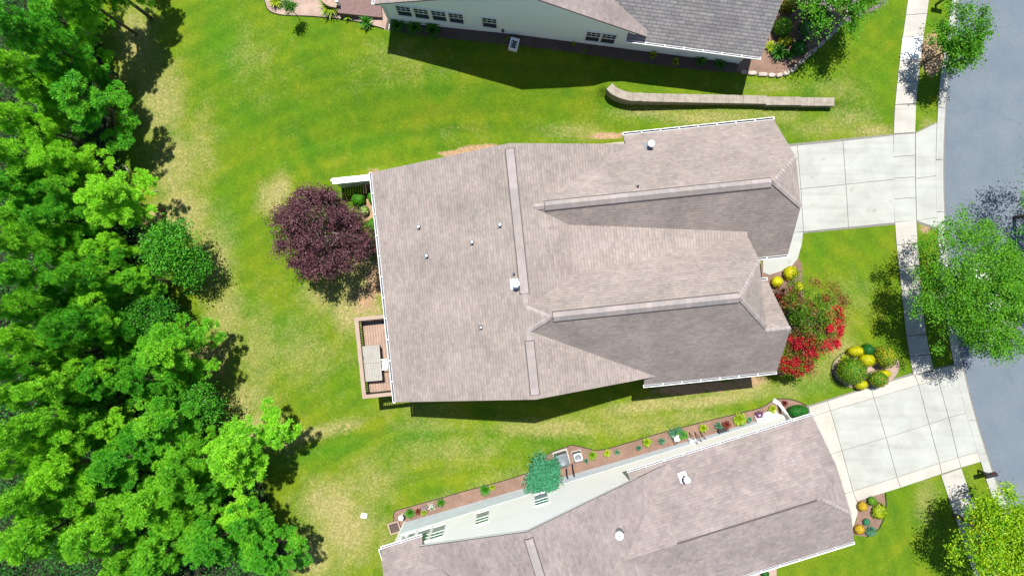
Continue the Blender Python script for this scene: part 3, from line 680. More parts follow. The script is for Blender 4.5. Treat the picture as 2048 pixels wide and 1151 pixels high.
# ---- middle house
AH = R(5.9)
h = House('brown_roof_house', (0, 0), AH, 'large middle house with a many gabled taupe shingle roof and a deck behind')
ms = .52
PM_r = (ms, 0, 7.75 - ms*.56); PM_f = (-ms, 0, 7.75 + ms*.56)
h.slope(PM_r, [(-6.65,-5.28),(.56,-5.28),(.56,6.72),(-6.65,6.72)]); h.slope(PM_f, [(.56,-5.28),(7.3,-5.28),(7.3,6.72),(.56,6.72)])
gN, gS = .93, .97
P_gn = (0, -gN, 7.35 + gN*3.7); P_gs = (0, gS, 7.35 - gS*3.7); P_gh = (-.69, 0, 7.35 + .69*12.8)
cn = 3.7 + .69*1.65/gN; cs = 3.7 - .69*1.65/gS
h.slope(P_gn, [(.8,3.7),(5.5,6.55),(6.55,6.55),(6.55,7.31),(14.45,7.31),(14.45,cn),(12.8,3.7)])
h.slope(P_gh, [(12.8,3.7),(14.45,cn),(14.45,cs)])
h.slope(P_gs, [(.8,3.7),(12.8,3.7),(14.45,cs),(14.45,.25),(11.8,.25),(11.8,1.2),(2.4,1.6)])
wS = 1.02; P_ws = (0, wS, 4 + wS*5.73); zr = 4 + wS*(5.73 - 1.52); P_wn = (0, -wS, zr - wS*1.52); P_wh = (-1.0, 0, zr + 10.35)
P_wn = (0, -wS, zr - wS*1.52)
yc = -1.52 + 1.65/wS; yd = -1.52 - 1.65/wS
h.slope(P_wn, [(1.6,-1.52),(.56,-.99),(.7,1.3),(12.0,1.3),(12.0,yc),(10.35,-1.52)])
h.slope((ms, 0, 7.75 - ms*.56 + .004), [(1.6,-1.52),(.56,-.99),(.54,-.99),(.54,-2.05),(.56,-2.05)])
h.slope(P_ws, [(1.6,-1.52),(.5,-2.08),(.5,-4.4),(6.3,-5.0),(6.3,-5.73),(13.25,-5.73),(13.25,-3.35),(12.0,-3.35),(12.0,yd),(10.35,-1.52)])
h.slope(P_wh, [(10.35,-1.52),(12.0,yc),(12.0,yd)])
zl = 4 + wS*(5.73 - 3.35); P_ln = (0, -wS, zl - wS*3.35)
h.slope(P_ln, [(11.0,-3.35),(13.25,-3.35),(13.25,-.95),(11.0,-.95)])
h.slope((-.127, 0, 6.5 + .127*2.6), [(2.3,3.2),(2.3,-.2),(12.0,1.3),(12.0,1.7)])
roof = finish_roof(h.mb, h.uv, [M['roof']], h.e)
zmr = 7.75
strip_cap(h.e, (.56, 6.45, zmr), (.56, -.30, zmr), .38, (ms, ms)); strip_cap(h.e, (.56, -2.55, zmr), (.56, -5.05, zmr), .38, (ms, ms))
strip_cap(h.e, (1.95, 3.7, 7.35), (12.7, 3.7, 7.35), .42, (gN, gS)); strip_cap(h.e, (1.75, -1.52, zr), (10.3, -1.52, zr), .42, (wS, wS))
zc = P_gh[0]*14.45 + P_gh[2]
hip_cap(h.e, (12.8,3.7,7.35), (14.45,cn,zc)); hip_cap(h.e, (12.8,3.7,7.35), (14.45,cs,zc))
zc2 = P_wh[0]*12 + P_wh[2]
hip_cap(h.e, (10.35,-1.52,zr), (12.0,yc,zc2)); hip_cap(h.e, (10.35,-1.52,zr), (12.0,yd,zc2))
hip_cap(h.e, (1.6,-1.52,zr), (.56,-.99,zmr)); hip_cap(h.e, (1.6,-1.52,zr), (.56,-2.05,zmr)); hip_cap(h.e, (.56,-.3,zmr), (.56,-.99,zmr)); hip_cap(h.e, (.56,-2.05,zmr), (.56,-2.55,zmr))
hip_cap(h.e, (12.05,-3.35,zl), (13.25,-3.35,zl), s1=wS, s2=wS)
hip_cap(h.e, (1.2,3.7,7.35), (1.95,3.7,7.35), w=.3, s1=.9, s2=.9)
gutter(h.e, (-6.65,6.72,4), (-6.65,-5.28,4), (-1,0,0)); gutter(h.e, (6.55,7.31,4), (14.45,7.31,4), (0,1,0)); gutter(h.e, (14.45,.25,4), (12.25,.25,4), (0,-1,0))
gutter(h.e, (13.25,-5.73,4), (6.3,-5.73,4), (0,-1,0)); gutter(h.e, (12.4,-.95,3.97), (13.25,-.95,3.97), (0,1,0))
rake(h.e, (-6.65,-5.23,3.99), (.56,-5.23,7.74)); rake(h.e, (.56,-5.23,7.74), (7.0,-5.23,4.39)); rake(h.e, (-6.65,6.67,3.99), (.56,6.67,7.74)); rake(h.e, (.56,6.67,7.74), (7.0,6.67,4.39))
walls(h.e, 'wall', [(-6.2,4.0),(.56,7.5),(6.9,4.1)], -4.95, 6.4, 'y', M['siding_tan'], -3)
walls(h.e, 'wall', [(.6,4.1),(3.7,7.1),(6.95,4.1)], 2.5, 14.05, 'x', M['siding_tan'], -2) if False else walls(h.e, 'wall', [(.6,4.1),(cs,zc-.25),(cn,zc-.25),(6.95,4.1)], 2.5, 14.05, 'x', M['siding_tan'], -2)
walls(h.e, 'wall', [(-5.36,4.1),(yd,zc2-.25),(yc,zc2-.25),(1.4,5.05)], 2.5, 11.6, 'x', M['siding_tan'], -2)
walls(h.e, 'wall', [(-5.34,4.08),(-3.35,6.1),(-1.3,4.05)], 11.0, 12.85, 'x', M['brick'], -1)
mb = MB(); mb.box(14.052, 14.09, 1.2, 6.1, .05, 2.5)
for k in range(1, 4): mb.box(14.09, 14.10, 1.2, 6.1, .05 + k*.61 - .015, .05 + k*.61 + .015)
mb.build('garage_door', M['white_dull'], h.e)
mb = MB(); mb.box(11.65, 13.0, -1.25, .55, -.2, .12); mb.build('porch_floor', M['mat'], h.e)
mb = MB(); mb.box(12.3, 13.15, -1.24, -1.02, .12, .30); mb.build('brick_step', M['brick'], h.e)
for k, z in enumerate((1.5,)): window(h.e, -2, 6.402, 2.6, .9, 1.5, 1)
for (u, v, kd) in ((837,453,'small'),(853,511,'small'),(944,484,'small'),(1000,449,'small'),(962,654,'small'),(1028,547,'stub')):
    x, y, z = h.on_plane(u, v, (PM_r[0], 0, PM_r[2] + .25)); pipe_vent(h.e, x, y, z - .25, kd)
x, y, z = h.on_plane(1032, 567, (PM_r[0], 0, PM_r[2] + .6)); pipe_vent(h.e, x, y, z - .6, 'flue', 1)
x, y, z = h.on_plane(1275, 373, P_gn); pipe_vent(h.e, x, y, z, 'stub')
x, y, z = h.on_plane(1302, 288, (0, -gN, P_gn[2] + .5)); f = pipe_vent(h.e, x, y, z - .5, 'flue', 0, (0, -gN))
# fence by the rear corner
fx = at(664, 358, .6); x0, y0 = h.local(fx[0], fx[1])
fe = empty('vinyl_fence', (*h.world(x0, y0), gz(*h.world(x0, y0))), AH); tag(fe, 'short white vinyl privacy fence behind the middle house beside the purple tree', 'fence')
L = 3.1; ht = .6 - fe.location.z
mb = MB()
for k in range(3): mb.box(0, L, -.061 - .115*k, .045 - .115*k, ht - .05, ht)
mb.build('top_rail', M['white'], fe)
mb = MB(); 
for k in range(int(L/.16)): mb.box(k*.16 + .005, k*.16 + .155, -.17, -.14, -.3, ht - .06)
mb.build('fence_panel', M['white_dull'], fe)
for x in (0.0, L/2, L - .02):
    mb = MB(); mb.box(x - .06, x + .06, -.13, -.01, -.4, ht + .06); mb.build('post', M['white'], fe)
# deck
dk = empty('deck', (0, 0, 0), AH); tag(dk, 'raised brown wooden deck with railing behind the middle house', 'deck')
X0, X1, Y0, Y1, ZF, ZR = -8.5, -6.15, -4.98, -.86, 1.70, 2.62
mb = MB(); n = 16
for k in range(n):
    a = X0 + (X1 - X0) * k / n; mb.box(a + .006, a + (X1 - X0)/n - .006, Y0, Y1, ZF - .04, ZF)
mb.build('deck_floor', M['deck'], dk)
mb = MB(); mb.box(X0 + .02, X1, Y0 + .02, Y1 - .02, ZF - .26, ZF - .05); mb.build('joist_frame', M['deck_dark'], dk)
mb = MB()
mb.box(X0 - .15, X0 + .06, Y0 - .14, Y1 + .14, ZR - .035, ZR); mb.box(X0 + .06, X1, Y0 - .14, Y0 + .06, ZR - .035, ZR - .001); mb.box(X0 + .06, X1, Y1 - .06, Y1 + .14, ZR - .035, ZR - .001)
mb.build('rail_cap', M['deck_cap'], dk)
def picket_run(p, q, nm='railing'):
    mb = MB(); p = Vector(p); q = Vector(q); n = int((q - p).length / .125)
    for k in range(n + 1):
        c = p + (q - p) * k / n; mb.box(c.x - .022, c.x + .022, c.y - .022, c.y + .022, ZF - .1, ZR - .035)
    for z in (ZF + .08, ZR - .10): mb.bar((p.x, p.y, z), (q.x, q.y, z), .05, .07)
    mb.build(nm, M['deck_dark'], dk)
picket_run((X0 + .06, Y0, 0), (X0 + .06, Y1, 0)); picket_run((X0 + .06, Y1 - .08, 0), (X1, Y1 - .08, 0)); picket_run((X0 + .03, Y0 + .03, 0), (X1, Y0 + .03, 0))
for x in (X0 + .05, X1 - .1):
    for y in (Y0 + .05, (Y0 + Y1)/2, Y1 - .05):
        mb = MB(); wx, wy = h.world(x, y); mb.box(x - .06, x + .06, y - .06, y + .06, gz(wx, wy) - .3, ZR - .04 if x < -7 else ZF - .05); mb.build('post', M['deck_dark'], dk)
# patio table
def hw(x, y, z): w_ = h.world(x, y); return (w_[0], w_[1], z)
tb = empty('patio_table', hw(-8.02 + .04, -3.28, ZF), AH + R(-1)); tag(tb, 'long slatted grey beige patio table on the deck', 'table')
mb = MB(); n = 10
for k in range(n):
    a = -.46 + .92 * k / n
    for y0, y1 in ((-.95, -.008), (.008, .95)): mb.box(a + .004, a + .088, y0, y1, .72, .75)
mb.build('table_top', M['table'], tb)
mb = MB(); 
for s_ in (-1, 1): mb.box(-.46, .46, s_*.95 - .012, s_*.95 + .012, .69, .755)
for s_ in (-1, 1): mb.box(s_*.47 - .012, s_*.47 + .012, -.95, .95, .69, .753)
mb.box(-.44, .44, -.9, .9, .68, .70)
mb.build('table_frame', M['table'], tb)
for sx in (-1, 1):
    for sy in (-1, 1):
        mb = MB(); mb.tube([(sx*.40, sy*.86, 0), (sx*.40, sy*.86, .7)], [.03, .035], 8); mb.build('leg', M['table'], tb)
ch = empty('patio_chair', hw(-7.37, -3.42, ZF), AH); tag(ch, 'white patio chair pushed up to the deck table', 'chair')
mb = MB(); 
for k in range(6): mb.box(-.25, .20, -.24 + k*.08, -.24 + k*.08 + .07, .42, .44)
mb.build('seat', M['plastic_white'], ch)
mb = MB(); mb.bar((.22, -.25, .80), (.22, .25, .80), .03, .07)
for k in range(5): mb.bar((.19, -.2 + k*.1, .44), (.23, -.2 + k*.1, .82), .03, .012)
mb.build('backrest', M['plastic_white'], ch)
for s_ in (-1, 1):
    mb = MB(); mb.bar((-.25, s_*.27, .64), (.24, s_*.27, .66), .05, .025); mb.build('armrest', M['plastic_white'], ch)
    for x in (-.23, .2):
        mb = MB(); mb.bar((x, s_*.26, 0), (x, s_*.26, .64), .03, .03); mb.build('leg', M['dark_metal'], ch)

# ---- upper house
AT = R(-7.5); OT = (-7.03, 15.43)
t = House('pale_house', OT, AT, 'pale sided house with a grey shingle roof along the photo top edge')
k1 = .485; zr1, xr = 7.4, 7.5
t.slope((k1, 0, zr1 - k1*xr), [(-.13,-.57),(xr,-.57),(xr,15),(-.13,15)]); t.slope((-k1, 0, zr1 + k1*xr), [(xr,-.57),(14.2,-.57),(14.2,15),(xr,15)])
P_ts = (0, 1.05, 3.7 + 1.05*.69)
t.slope(P_ts, [(13.24,-.69),(20.35,-.69),(20.35,3.2),(7.6,3.2),(12.9,.0),(13.24,.0)], 1)
t.slope((0, -1.05, P_ts[2] + 2*1.05*3.2), [(20.35,3.2),(20.35,8),(7.6,8),(7.6,3.2)], 1)
finish_roof(t.mb, t.uv, [M['roof_rose'], M['roof_grey']], t.e)
strip_cap(t.e, (xr, -.3, zr1), (xr, 14, zr1), .46, (k1, k1))
gutter(t.e, (20.35,-.69,3.7), (13.24,-.69,3.7), (0,-1,0)); gutter(t.e, (-.13,15,3.7), (-.13,-.57,3.7), (-1,0,0))
rake(t.e, (-.13,-.53,3.69), (xr,-.53,7.39)); rake(t.e, (xr,-.53,7.39), (13.6,-.53,4.43))
rake(t.e, (20.37,-.69,3.69), (20.37,3.2,7.77))
walls(t.e, 'wall', [(0,3.65),(xr,7.2),(13.9,4.1)], 0, 14.8, 'y', M['siding_sky_tint'], -2)
walls(t.e, 'wall', [(-.002,4.1),(3.2,7.5),(7.6,3.9)], 13.0, 20.1, 'x', M['siding_sky_tint'], -1)
mb = MB(); mb.box(-.06, .09, -.06, -.003, -1, 3.7); mb.build('corner_trim', M['white'], t.e); mb = MB(); mb.box(20.02, 20.13, -.035, .08, 0, 3.6); mb.build('corner_trim', M['white'], t.e)
for (u, v) in ((808,23),(843,28),(878,32.5),(912.4,37.2),(979,46.4),(1186,74),(1216,78)):
    x, z = t.on_wall(u, v, -.03); window(t.e, x, 0.0 if x < 13 else -.002, z, .78, 1.35, -1)
mb = MB(); x, z = t.on_wall(1006, 60, 0); mb.box(x - .07, x + .07, -.10, 0, z - .12, z + .12); mb.build('wall_lamp', M['dark_metal'], t.e)
mb = MB(); mb.tube([(-.02,-.10,3.4),(-.02,-.10,-.1),(-.10,-.45,-.28),(-.12,-.95,-.42)], [.045,.045,.05,.10], 8); mb.build('downspout', M['white'], t.e)
# ---- lower house
AL = R(17.2); OL = (6.06, -9.69)
b = House('white_house', OL, AL, 'white sided house with a rosy shingle roof along the photo bottom edge')
k2 = .462; zr2, xr2 = 7.35, -5.67
b.slope((k2, 0, zr2 - k2*xr2), [(-13.53,-.95),(-11.35,-.95),(-11.35,-.15),(xr2,-.15),(xr2,-16),(-13.53,-16)]); b.slope((-k2, 0, zr2 + k2*xr2), [(xr2,-.15),(2.15,-.15),(2.15,-3.3),(-1,-6),(-1,-16),(xr2,-16)])
P_bn = (0, -.48, 3.7); yr = -3.6; zb = 3.7 - .48*yr; sb = (zb - 4.1) / 3.15; P_bs = (0, sb, zb - sb*yr); P_bh = (-.42, 0, zb + .42*8.75)
qn = .42*1.4/.48; qs = .42*1.4/sb
b.slope(P_bn, [(0,0),(10.15,0),(10.15,yr + qn),(8.75,yr),(-2.2,yr),(-.4,-1.0),(0,-.6)]); b.slope(P_bh, [(8.75,yr),(10.15,yr + qn),(10.15,yr - qs)])
b.slope(P_bs, [(8.75,yr),(10.15,yr - qs),(10.15,yr - 3.15),(-1,yr - 3.15),(-2.2,yr)])
b.slope((0, -1.0, 3.7), [(-13.53,0),(-11.3,0),(-11.3,-.6),(-9.2,-2.8),(-13.53,-2.8)])
finish_roof(b.mb, b.uv, [M['roof_rose']], b.e)
strip_cap(b.e, (xr2, -.5, zr2), (xr2, -15, zr2), .38, (k2, k2))
mb = MB(); mb.bar((1.2,yr+.03,zb+.03), (8.5,yr+.03,zb+.03), .07, .05); mb.build('ridge_vent', M['cap_edge'], b.e)
zh = P_bh[0]*10.15 + P_bh[2]; hip_cap(b.e, (8.75,yr,zb), (10.15,yr-qs,zh), w=.18, s1=.3, s2=.3)
gutter(b.e, (0,0,3.7), (10.15,0,3.7), (0,1,0)); gutter(b.e, (10.15,yr-3.15,4.1), (-1,yr-3.15,4.1), (0,-1,0)); gutter(b.e, (-13.53,0,3.7), (-11.3,0,3.7), (0,1,0))
gutter(b.e, (-13.53,-15,3.7), (-13.53,0,3.7), (-1,0,0))
rake(b.e, (xr2,-.19,7.34), (.35,-.19,4.56)); rake(b.e, (-11.35,-.19,4.72), (xr2,-.19,7.34)); rake(b.e, (10.17,0,3.69), (10.17,yr+qn,zh)); rake(b.e, (10.17,yr-3.15,4.09), (10.17,yr-qs,zh))
yw = -.45
walls(b.e, 'wall', [(-13.2,3.4),(-11.5,3.5),(-11.3,4.4),(xr2,7.1),(.9,4.05)], -15.5, yw, 'y', M['siding_white'], -3)
walls(b.e, 'wall', [(yr-2.8,4.0),(yr-qs,zh-.2),(yr+qn,zh-.2),(yw + .002,3.75)], -1, 9.8, 'x', M['siding_white'], -2)
mb = MB(); mb.box(-13.18, 8.2, yw, yw + .008, -3, .62); mb.build('foundation', M['foundation'], b.e)
mb = MB(); mb.box(-13.26, -13.12, yw - .1, yw + .06, -3, 3.6); mb.build('corner_trim', M['white'], b.e)
for (u, v, w_, h_) in ((814,1078.5,.72,2.0),(846,1070,.72,2.0),(876,1062,.72,1.95),(965,1033,.70,1.9),(1082.5,996,.72,1.9)):
    x, z = b.on_wall(u, v, yw + .03); window(b.e, x, yw, z, w_, h_, 1, 'glass_blind', 'glass_green_refl', True, jamb=.06, bar=.007)
for (u, v, kd) in ((1302,957,'stub'),(1370,955,'flue')):
    x, y, z = b.on_plane(u, v, (0, -.48, 3.7 + .2)); pipe_vent(b.e, x, y, z - .2, kd, 0, (0, -.48))
x, y, z = b.on_plane(1239, 1071, (-k2, 0, zr2 + k2*xr2 + .3)); pipe_vent(b.e, x, y, z - .3, 'dome')
p0 = b.local(*G(1545, 799)[:2]); p1 = b.local(*at(1575, 829, 1.0)[:2])
mb = MB(); mb.tube([(p0[0], p0[1], .12), (p0[0] + .25, p0[1] - .30, .13), (p1[0], p1[1], 1.0), (9.2, -.30, 3.3), (9.25, .03, 3.62)], [.15, .10, .065, .06, .06], 10); mb.build('downspout', M['white'], b.e)
mb = MB()
for k in range(2): mb.box(8.25, 9.5, yw + .01 + k*.16, yw + .17 + k*.16, -.1, .36 - k*.16)
mb.build('step', M['white_dull'], b.e)
# window well at the corner
ww = empty('window_well', G(790, 1052)); tag(ww, 'tan framed window well box at the left corner of the white house', 'window well')
mb = MB()
for a, c_ in (((-.35, .35), (.27, .35)), ((-.35, .35), (-.35, -.27))): mb.box(*a, *c_, 0, .25)
mb.box(-.35, -.27, -.27, .27, 0, .25); mb.box(.27, .35, -.27, .27, 0, .25); mb.build('frame', M['deck_cap'], ww)
mb = MB(); mb.box(-.27, .27, -.27, .27, .02, .06); mb.build('well_floor', M['mulch_dark'], ww); ww.rotation_euler = (0, 0, AL)

# ------------------------------------------------------------------ condensers, mailbox, small things
def condenser(u, v, ang, sz, hgt, label, dark=True):
    e = empty('air_conditioner', G(u, v), ang); tag(e, label, 'air conditioner', 'air conditioners beside the white house')
    mb = MB(); mb.box(-sz*.60, sz*.60, -sz*.60, sz*.60, -.1, .07); mb.build('pad', M['concrete_walk'], e)
    body = M['dark_metal'] if dark else M['dark_metal']; topm = M['cond_top'] if dark else M['cond_pale']
    mb = MB(); s_ = sz/2
    mb.box(-s_*.93, s_*.93, -s_*.93, s_*.93, .07, hgt - .04)
    n = 10
    for k in range(n):
        x = -s_ + (k + .5) * 2*s_/n
        for sg in (-1, 1):
            mb.box(x - .014, x + .014, sg*s_*.965 - .012, sg*s_*.965 + .012, .08, hgt - .05); mb.box(sg*s_*.965 - .012, sg*s_*.965 + .012, x - .014, x + .014, .08, hgt - .05)
    mb.build('body', M['cond_body'], e)
    # top ring with round opening
    mb = MB(); n = 32; r = s_ * .74; out = []; inn = []
    for k in range(n):
        a = 2*math.pi*(k + .5)/n; c, sn = math.cos(a), math.sin(a); q_ = (abs(c)**6 + abs(sn)**6) ** (-1/6) * s_ * 1.0
        out.append((c*q_, sn*q_)); inn.append((c*r, sn*r))
    V_ = [(x, y, hgt) for x, y in out] + [(x, y, hgt + .015) for x, y in inn] + [(x, y, hgt - .06) for x, y in out] + [(x, y, hgt - .10) for x, y in inn]
    mb.add(V_, [(k, (k+1) % n, n + (k+1) % n, n + k) for k in range(n)] + [(2*n + k, 2*n + (k+1) % n, (k+1) % n, k) for k in range(n)] + [(n + k, n + (k+1) % n, 3*n + (k+1) % n, 3*n + k) for k in range(n)])
    mb.build('top_ring', topm, e)
    mb = MB(); mb.cyl(0, 0, hgt - .13, hgt - .12, r * .99, n=28); mb.build('fan_well', M['cond_well'], e)
    mb = MB(); mb.cyl(0, 0, hgt - .12, hgt - .05, .05, n=12)
    for k in range(4):
        a = k*math.pi/2 + .4; c, sn = math.cos(a), math.sin(a)
        mb.add([(c*.04 - sn*.03, sn*.04 + c*.03, hgt - .09), (c*r*.9 - sn*.13, sn*r*.9 + c*.13, hgt - .08), (c*r*.9 + sn*.05, sn*r*.9 - c*.05, hgt - .05), (c*.04 + sn*.03, sn*.04 - c*.03, hgt - .07)], [(0,1,2,3)])
    mb.build('fan', M['dark_metal'], e)
    mb = MB()
    for rr_ in (.25, .5, .75, .97): mb.tube([(math.cos(a)*r*rr_, math.sin(a)*r*rr_, hgt + .02) for a in np.linspace(0, 2*math.pi, 25)], .004, 4, cap=False)
    for k in range(8):
        a = k*math.pi/4; mb.tube([(0,0,hgt + .022), (math.cos(a)*r, math.sin(a)*r, hgt + .02)], .004, 4)
    mb.build('grille', M['grey_metal'], e); return e
M['cond_pale'] = simple('pale grey condenser top', (.50, .53, .56), .5, .2, var=.05)
M['cond_top'] = simple('grey condenser top', (.13, .155, .175), .5, .2, var=.05)
M['cond_body'] = simple('dark louvred casing', (.16, .19, .215), .5, .2, var=.1)
M['cond_well'] = simple('pale fan well', (.42, .47, .52), .5, .3, var=.2)
condenser(1123, 914, AL, .74, .80, 'large dark grey air conditioner with an open round fan beside the weeping blue green tree')
condenser(1154, 909, AL - .05, .48, .62, 'smaller air conditioner with a pale top, right of the large dark one', False)
def pipe_run(pts, r, label):
    mb = MB(); P = [at(*p) for p in pts]; mb.tube(P, r, 7); return tag(mb.build('refrigerant_pipe', M['black']), label, 'pipe')
pipe_run([(1133,936,.0),(1134,950,-.1),(1136,956,.35)], .035, 'black insulated pipe from the large air conditioner to the white house')
pipe_run([(1145,927,-.1),(1146,938,-.2),(1149,952,.3)], .035, 'black insulated pipe from the small air conditioner to the white house')
def mailbox(u, v, ang, label):
    e = empty('mailbox', G(u, v), ang); tag(e, label, 'mailbox', 'mailboxes by the kerb')
    mb = MB(); mb.box(-.05, .05, -.05, .05, -.3, .98); mb.build('post', M['black'], e)
    mb = MB(); n = 10; pr = [(-.10, 0)] + [(-.10*math.cos(a), .12 + .10*math.sin(a)) for a in np.linspace(0, math.pi, n)] + [(.10, 0)]
    k = len(pr); mb.add([(-.28, y, 1.0 + z) for y, z in pr] + [(.32, y, 1.0 + z) for y, z in pr], [tuple(range(k))[::-1], tuple(range(k, 2*k))] + [(i, (i+1) % k, k + (i+1) % k, k + i) for i in range(k)])
    mb.build('box', M['black'], e)
    mb = MB(); mb.box(-.30, .34, -.12, .12, .97, 1.0); mb.build('shelf', M['black'], e)
    mb = MB(); mb.box(.02, .20, .105, .115, 1.12, 1.16); mb.box(.17, .20, .105, .115, 1.16, 1.24); mb.build('flag', M['red_lens'], e); return e
mailbox(1956, 940, R(14), 'black mailbox on a post by the kerb at the lower driveway'); mailbox(1871, 10, R(-12), 'black mailbox cut off by the photo top edge beside the kerb')
# utility box lid on lawn
e = empty('utility_lid', G(728, 1030), R(-12)); tag(e, 'small square white utility cover in the lower lawn', 'utility cover')
mb = MB(); mb.box(-.17, .17, -.15, .15, -.05, .05); bevel(mb.build('lid', M['plastic_white'], e)); mb = MB(); mb.box(-.2, .2, -.18, .18, -.06, .03); mb.build('rim', M['block'], e)
# white framed box by the upper house
e = empty('garden_light_box', G(1028, 92), R(-14)); tag(e, 'white framed box with a dark glass face standing in the shaded upper bed', 'box')
mb = MB(); mb.box(-.24, .24, -.32, .32, -.1, .34); mb.build('case', M['white_dull'], e)
mb = MB(); mb.box(-.17, .17, -.26, .18, .341, .35); mb.build('pane', M['glass'], e)
mb = MB()
for a in ((-.25,-.18,-.33,.33),(.18,.25,-.33,.33),(-.18,.18,-.33,-.27),(-.18,.18,.19,.23),(-.18,.18,.27,.33)): mb.box(*a, .342, .37)
for x in (-.12, .12): mb.bar((x, -.2, .37), (x, .12, .37), .02, .02)
mb.build('frame', M['white'], e)
# patio of the upper house
pt = empty('patio', G(700, 10)); tag(pt, 'raised brown brick patio with a curved tan edge beside the upper house', 'patio')
def lp(u, v, z): p = at(u, v, z); return (p[0] - pt.location.x, p[1] - pt.location.y, z - pt.location.z)
zt_ = gz(*G(700,10)[:2]) + .55
mb = MB(); P = [lp(u, v, zt_) for u, v in [(676,-60),(676,26),(764,35),(757,-60)]]
n = len(P); mb.add(P + [(x, y, -.3) for x, y, z in P], [tuple(range(n)), tuple(range(n, 2*n))[::-1]] + [(i, (i+1) % n, n + (i+1) % n, n + i) for i in range(n)]); mb.build('paving', M['paver_dark'], pt)
mb = MB(); A = [lp(u, v, zt_ + .02) for u, v in smooth_line([(634,-20),(642,0),(655,11),(672,15.5)], 5)] + [lp(677,0,zt_+.02), lp(677,-20,zt_+.02)]
n = len(A); mb.add(A + [(x, y, -.3) for x, y, z in A], [tuple(range(n)), tuple(range(n, 2*n))[::-1]] + [(i, (i+1) % n, n + (i+1) % n, n + i) for i in range(n)]); mb.build('curved_edge', M['paver'], pt)
mb = MB(); a = lp(674, 2, zt_ + .5); mb.box(a[0] - .08, a[0] + .08, a[1] - .08, a[1] + .08, .1, zt_ + .6 - pt.location.z); mb.build('post', M['white'], pt)
# hose reel and stand at the lower wall
e = empty('hose_reel', G(1350, 873), AL); tag(e, 'white garden hose reel with dark handle against the white house wall', 'hose reel')
mb = MB(); mb.tube([(0,-.12,.32),(0,.12,.32)], .15, 14); mb.tube([(0,-.15,.32),(0,-.12,.32)], .2, 16); mb.tube([(0,.12,.32),(0,.15,.32)], .2, 16); mb.build('drum', M['plastic_white'], e)
mb = MB(); mb.bar((.25,-.2,0), (-.15,-.2,.75), .03, .03); mb.bar((.25,.2,0), (-.15,.2,.75), .03, .03); mb.bar((-.15,-.2,.75), (-.15,.2,.75), .03, .03); mb.build('frame', M['dark_metal'], e)
mb = MB(); mb.tube([(.05,.1,.15),(.25,-.3,.03),(.6,-.35,.03),(.8,-.1,.03),(1.2,-.3,.03)], .018, 6); mb.build('hose', M['black'], e)
e = empty('wall_trellis_rack', G(1392, 868), AL); tag(e, 'tool rack with dark poles leaning on the white house wall', 'tool rack')
for k in range(3):
    mb = MB(); mb.tube([(-.35 + k*.3, .25 - k*.06, 0), (-.28 + k*.3, -.28, 1.2 - .2*k)], .022, 6); mb.build('pole', M['black'], e)
mb = MB(); mb.box(-.55, -.2, -.3, -.1, 0, .5); mb.build('basket', M['white_dull'], e)
e = empty('planter_stand', G(1443, 858), AL); tag(e, 'small black metal planter stand below the dark red plant', 'planter')
mb = MB(); mb.box(-.26, .26, -.12, .12, .28, .31)
for s_ in (-1, 1): mb.bar((-.27, s_*.13, .42), (.27, s_*.13, .42), .02, .02); mb.bar((s_*.27, -.13, .42), (s_*.27, .13, .42), .02, .02)
mb.build('tray', M['black'], e)
for sx in (-1, 1):
    for sy in (-1, 1): mb = MB(); mb.bar((sx*.26, sy*.12, 0), (sx*.26, sy*.12, .43), .02, .02); mb.build('leg', M['black'], e)
e = empty('garden_post', G(806, 1026), 0); tag(e, 'white garden ornament post with a round top at the left end of the long bed', 'ornament')
mb = MB(); mb.tube([(0,0,0),(0,0,.7)], .05, 8); mb.build('post', M['white'], e); mb = MB(); mb.tube([(0,0,.7),(0,0,.74),(0,0,.86),(0,0,.9)], [.08,.15,.15,.06], 14); mb.build('finial', M['white'], e)
e = empty('garden_globe', G(1746, 721), 0); tag(e, 'small white globe among the golden shrubs of the round bed', 'ornament')
mb = MB(); mb.tube([(0,0,0),(0,0,.3)], [.07,.05], 10); mb.build('stand', M['stone'], e)
mb = MB(); mb.tube([(0,0,.3 + .11*(1 - math.cos(a))) for a in np.linspace(.05, 3.09, 9)], [.11*math.sin(a) + .002 for a in np.linspace(.05, 3.09, 9)], 16); mb.build('globe', M['plastic_white'], e, True)
# parked car
cu, cv = 1945, 592
cp = G(cu, cv); ca = R(90 - 7.5)
car = empty('parked_car', (cp[0], cp[1], .012), ca); tag(car, 'white car parked on the road under the large street tree', 'car')
def loft(secs, name, mats, parent, smooth=True):
    mb = MB(); n = len(secs[0]); 
    for s_ in secs: mb.v += [tuple(p) for p in s_]
    for i in range(len(secs) - 1):
        for k in range(n): mb.f.append([i*n + k, i*n + (k+1) % n, (i+1)*n + (k+1) % n, (i+1)*n + k]); mb.m.append(0)
    mb.f.append(list(range(n))[::-1]); mb.m.append(0); e_ = (len(secs)-1)*n; mb.f.append([e_ + k for k in range(n)]); mb.m.append(0)
    o = mb.build(name, mats, parent, smooth)
    bm = bmesh.new(); bm.from_mesh(o.data); bmesh.ops.recalc_face_normals(bm, faces=bm.faces[:]); bm.to_mesh(o.data); bm.free(); return o
def csec(x, hwid, z0, z1, rd=.12):
    pts = []
    for (sy, zc_, a0) in ((1, z1, 0), (-1, z1, 90), (-1, z0, 180), (1, z0, 270)):
        cy = sy * (hwid - rd); cz = zc_ - rd if zc_ == z1 else zc_ + rd * .5
        for k in range(4):
            a = R(a0 + 30*k); pts.append((x, cy + rd*math.cos(a), cz + rd*math.sin(a) * (1 if zc_ == z1 else .5)))
    return pts
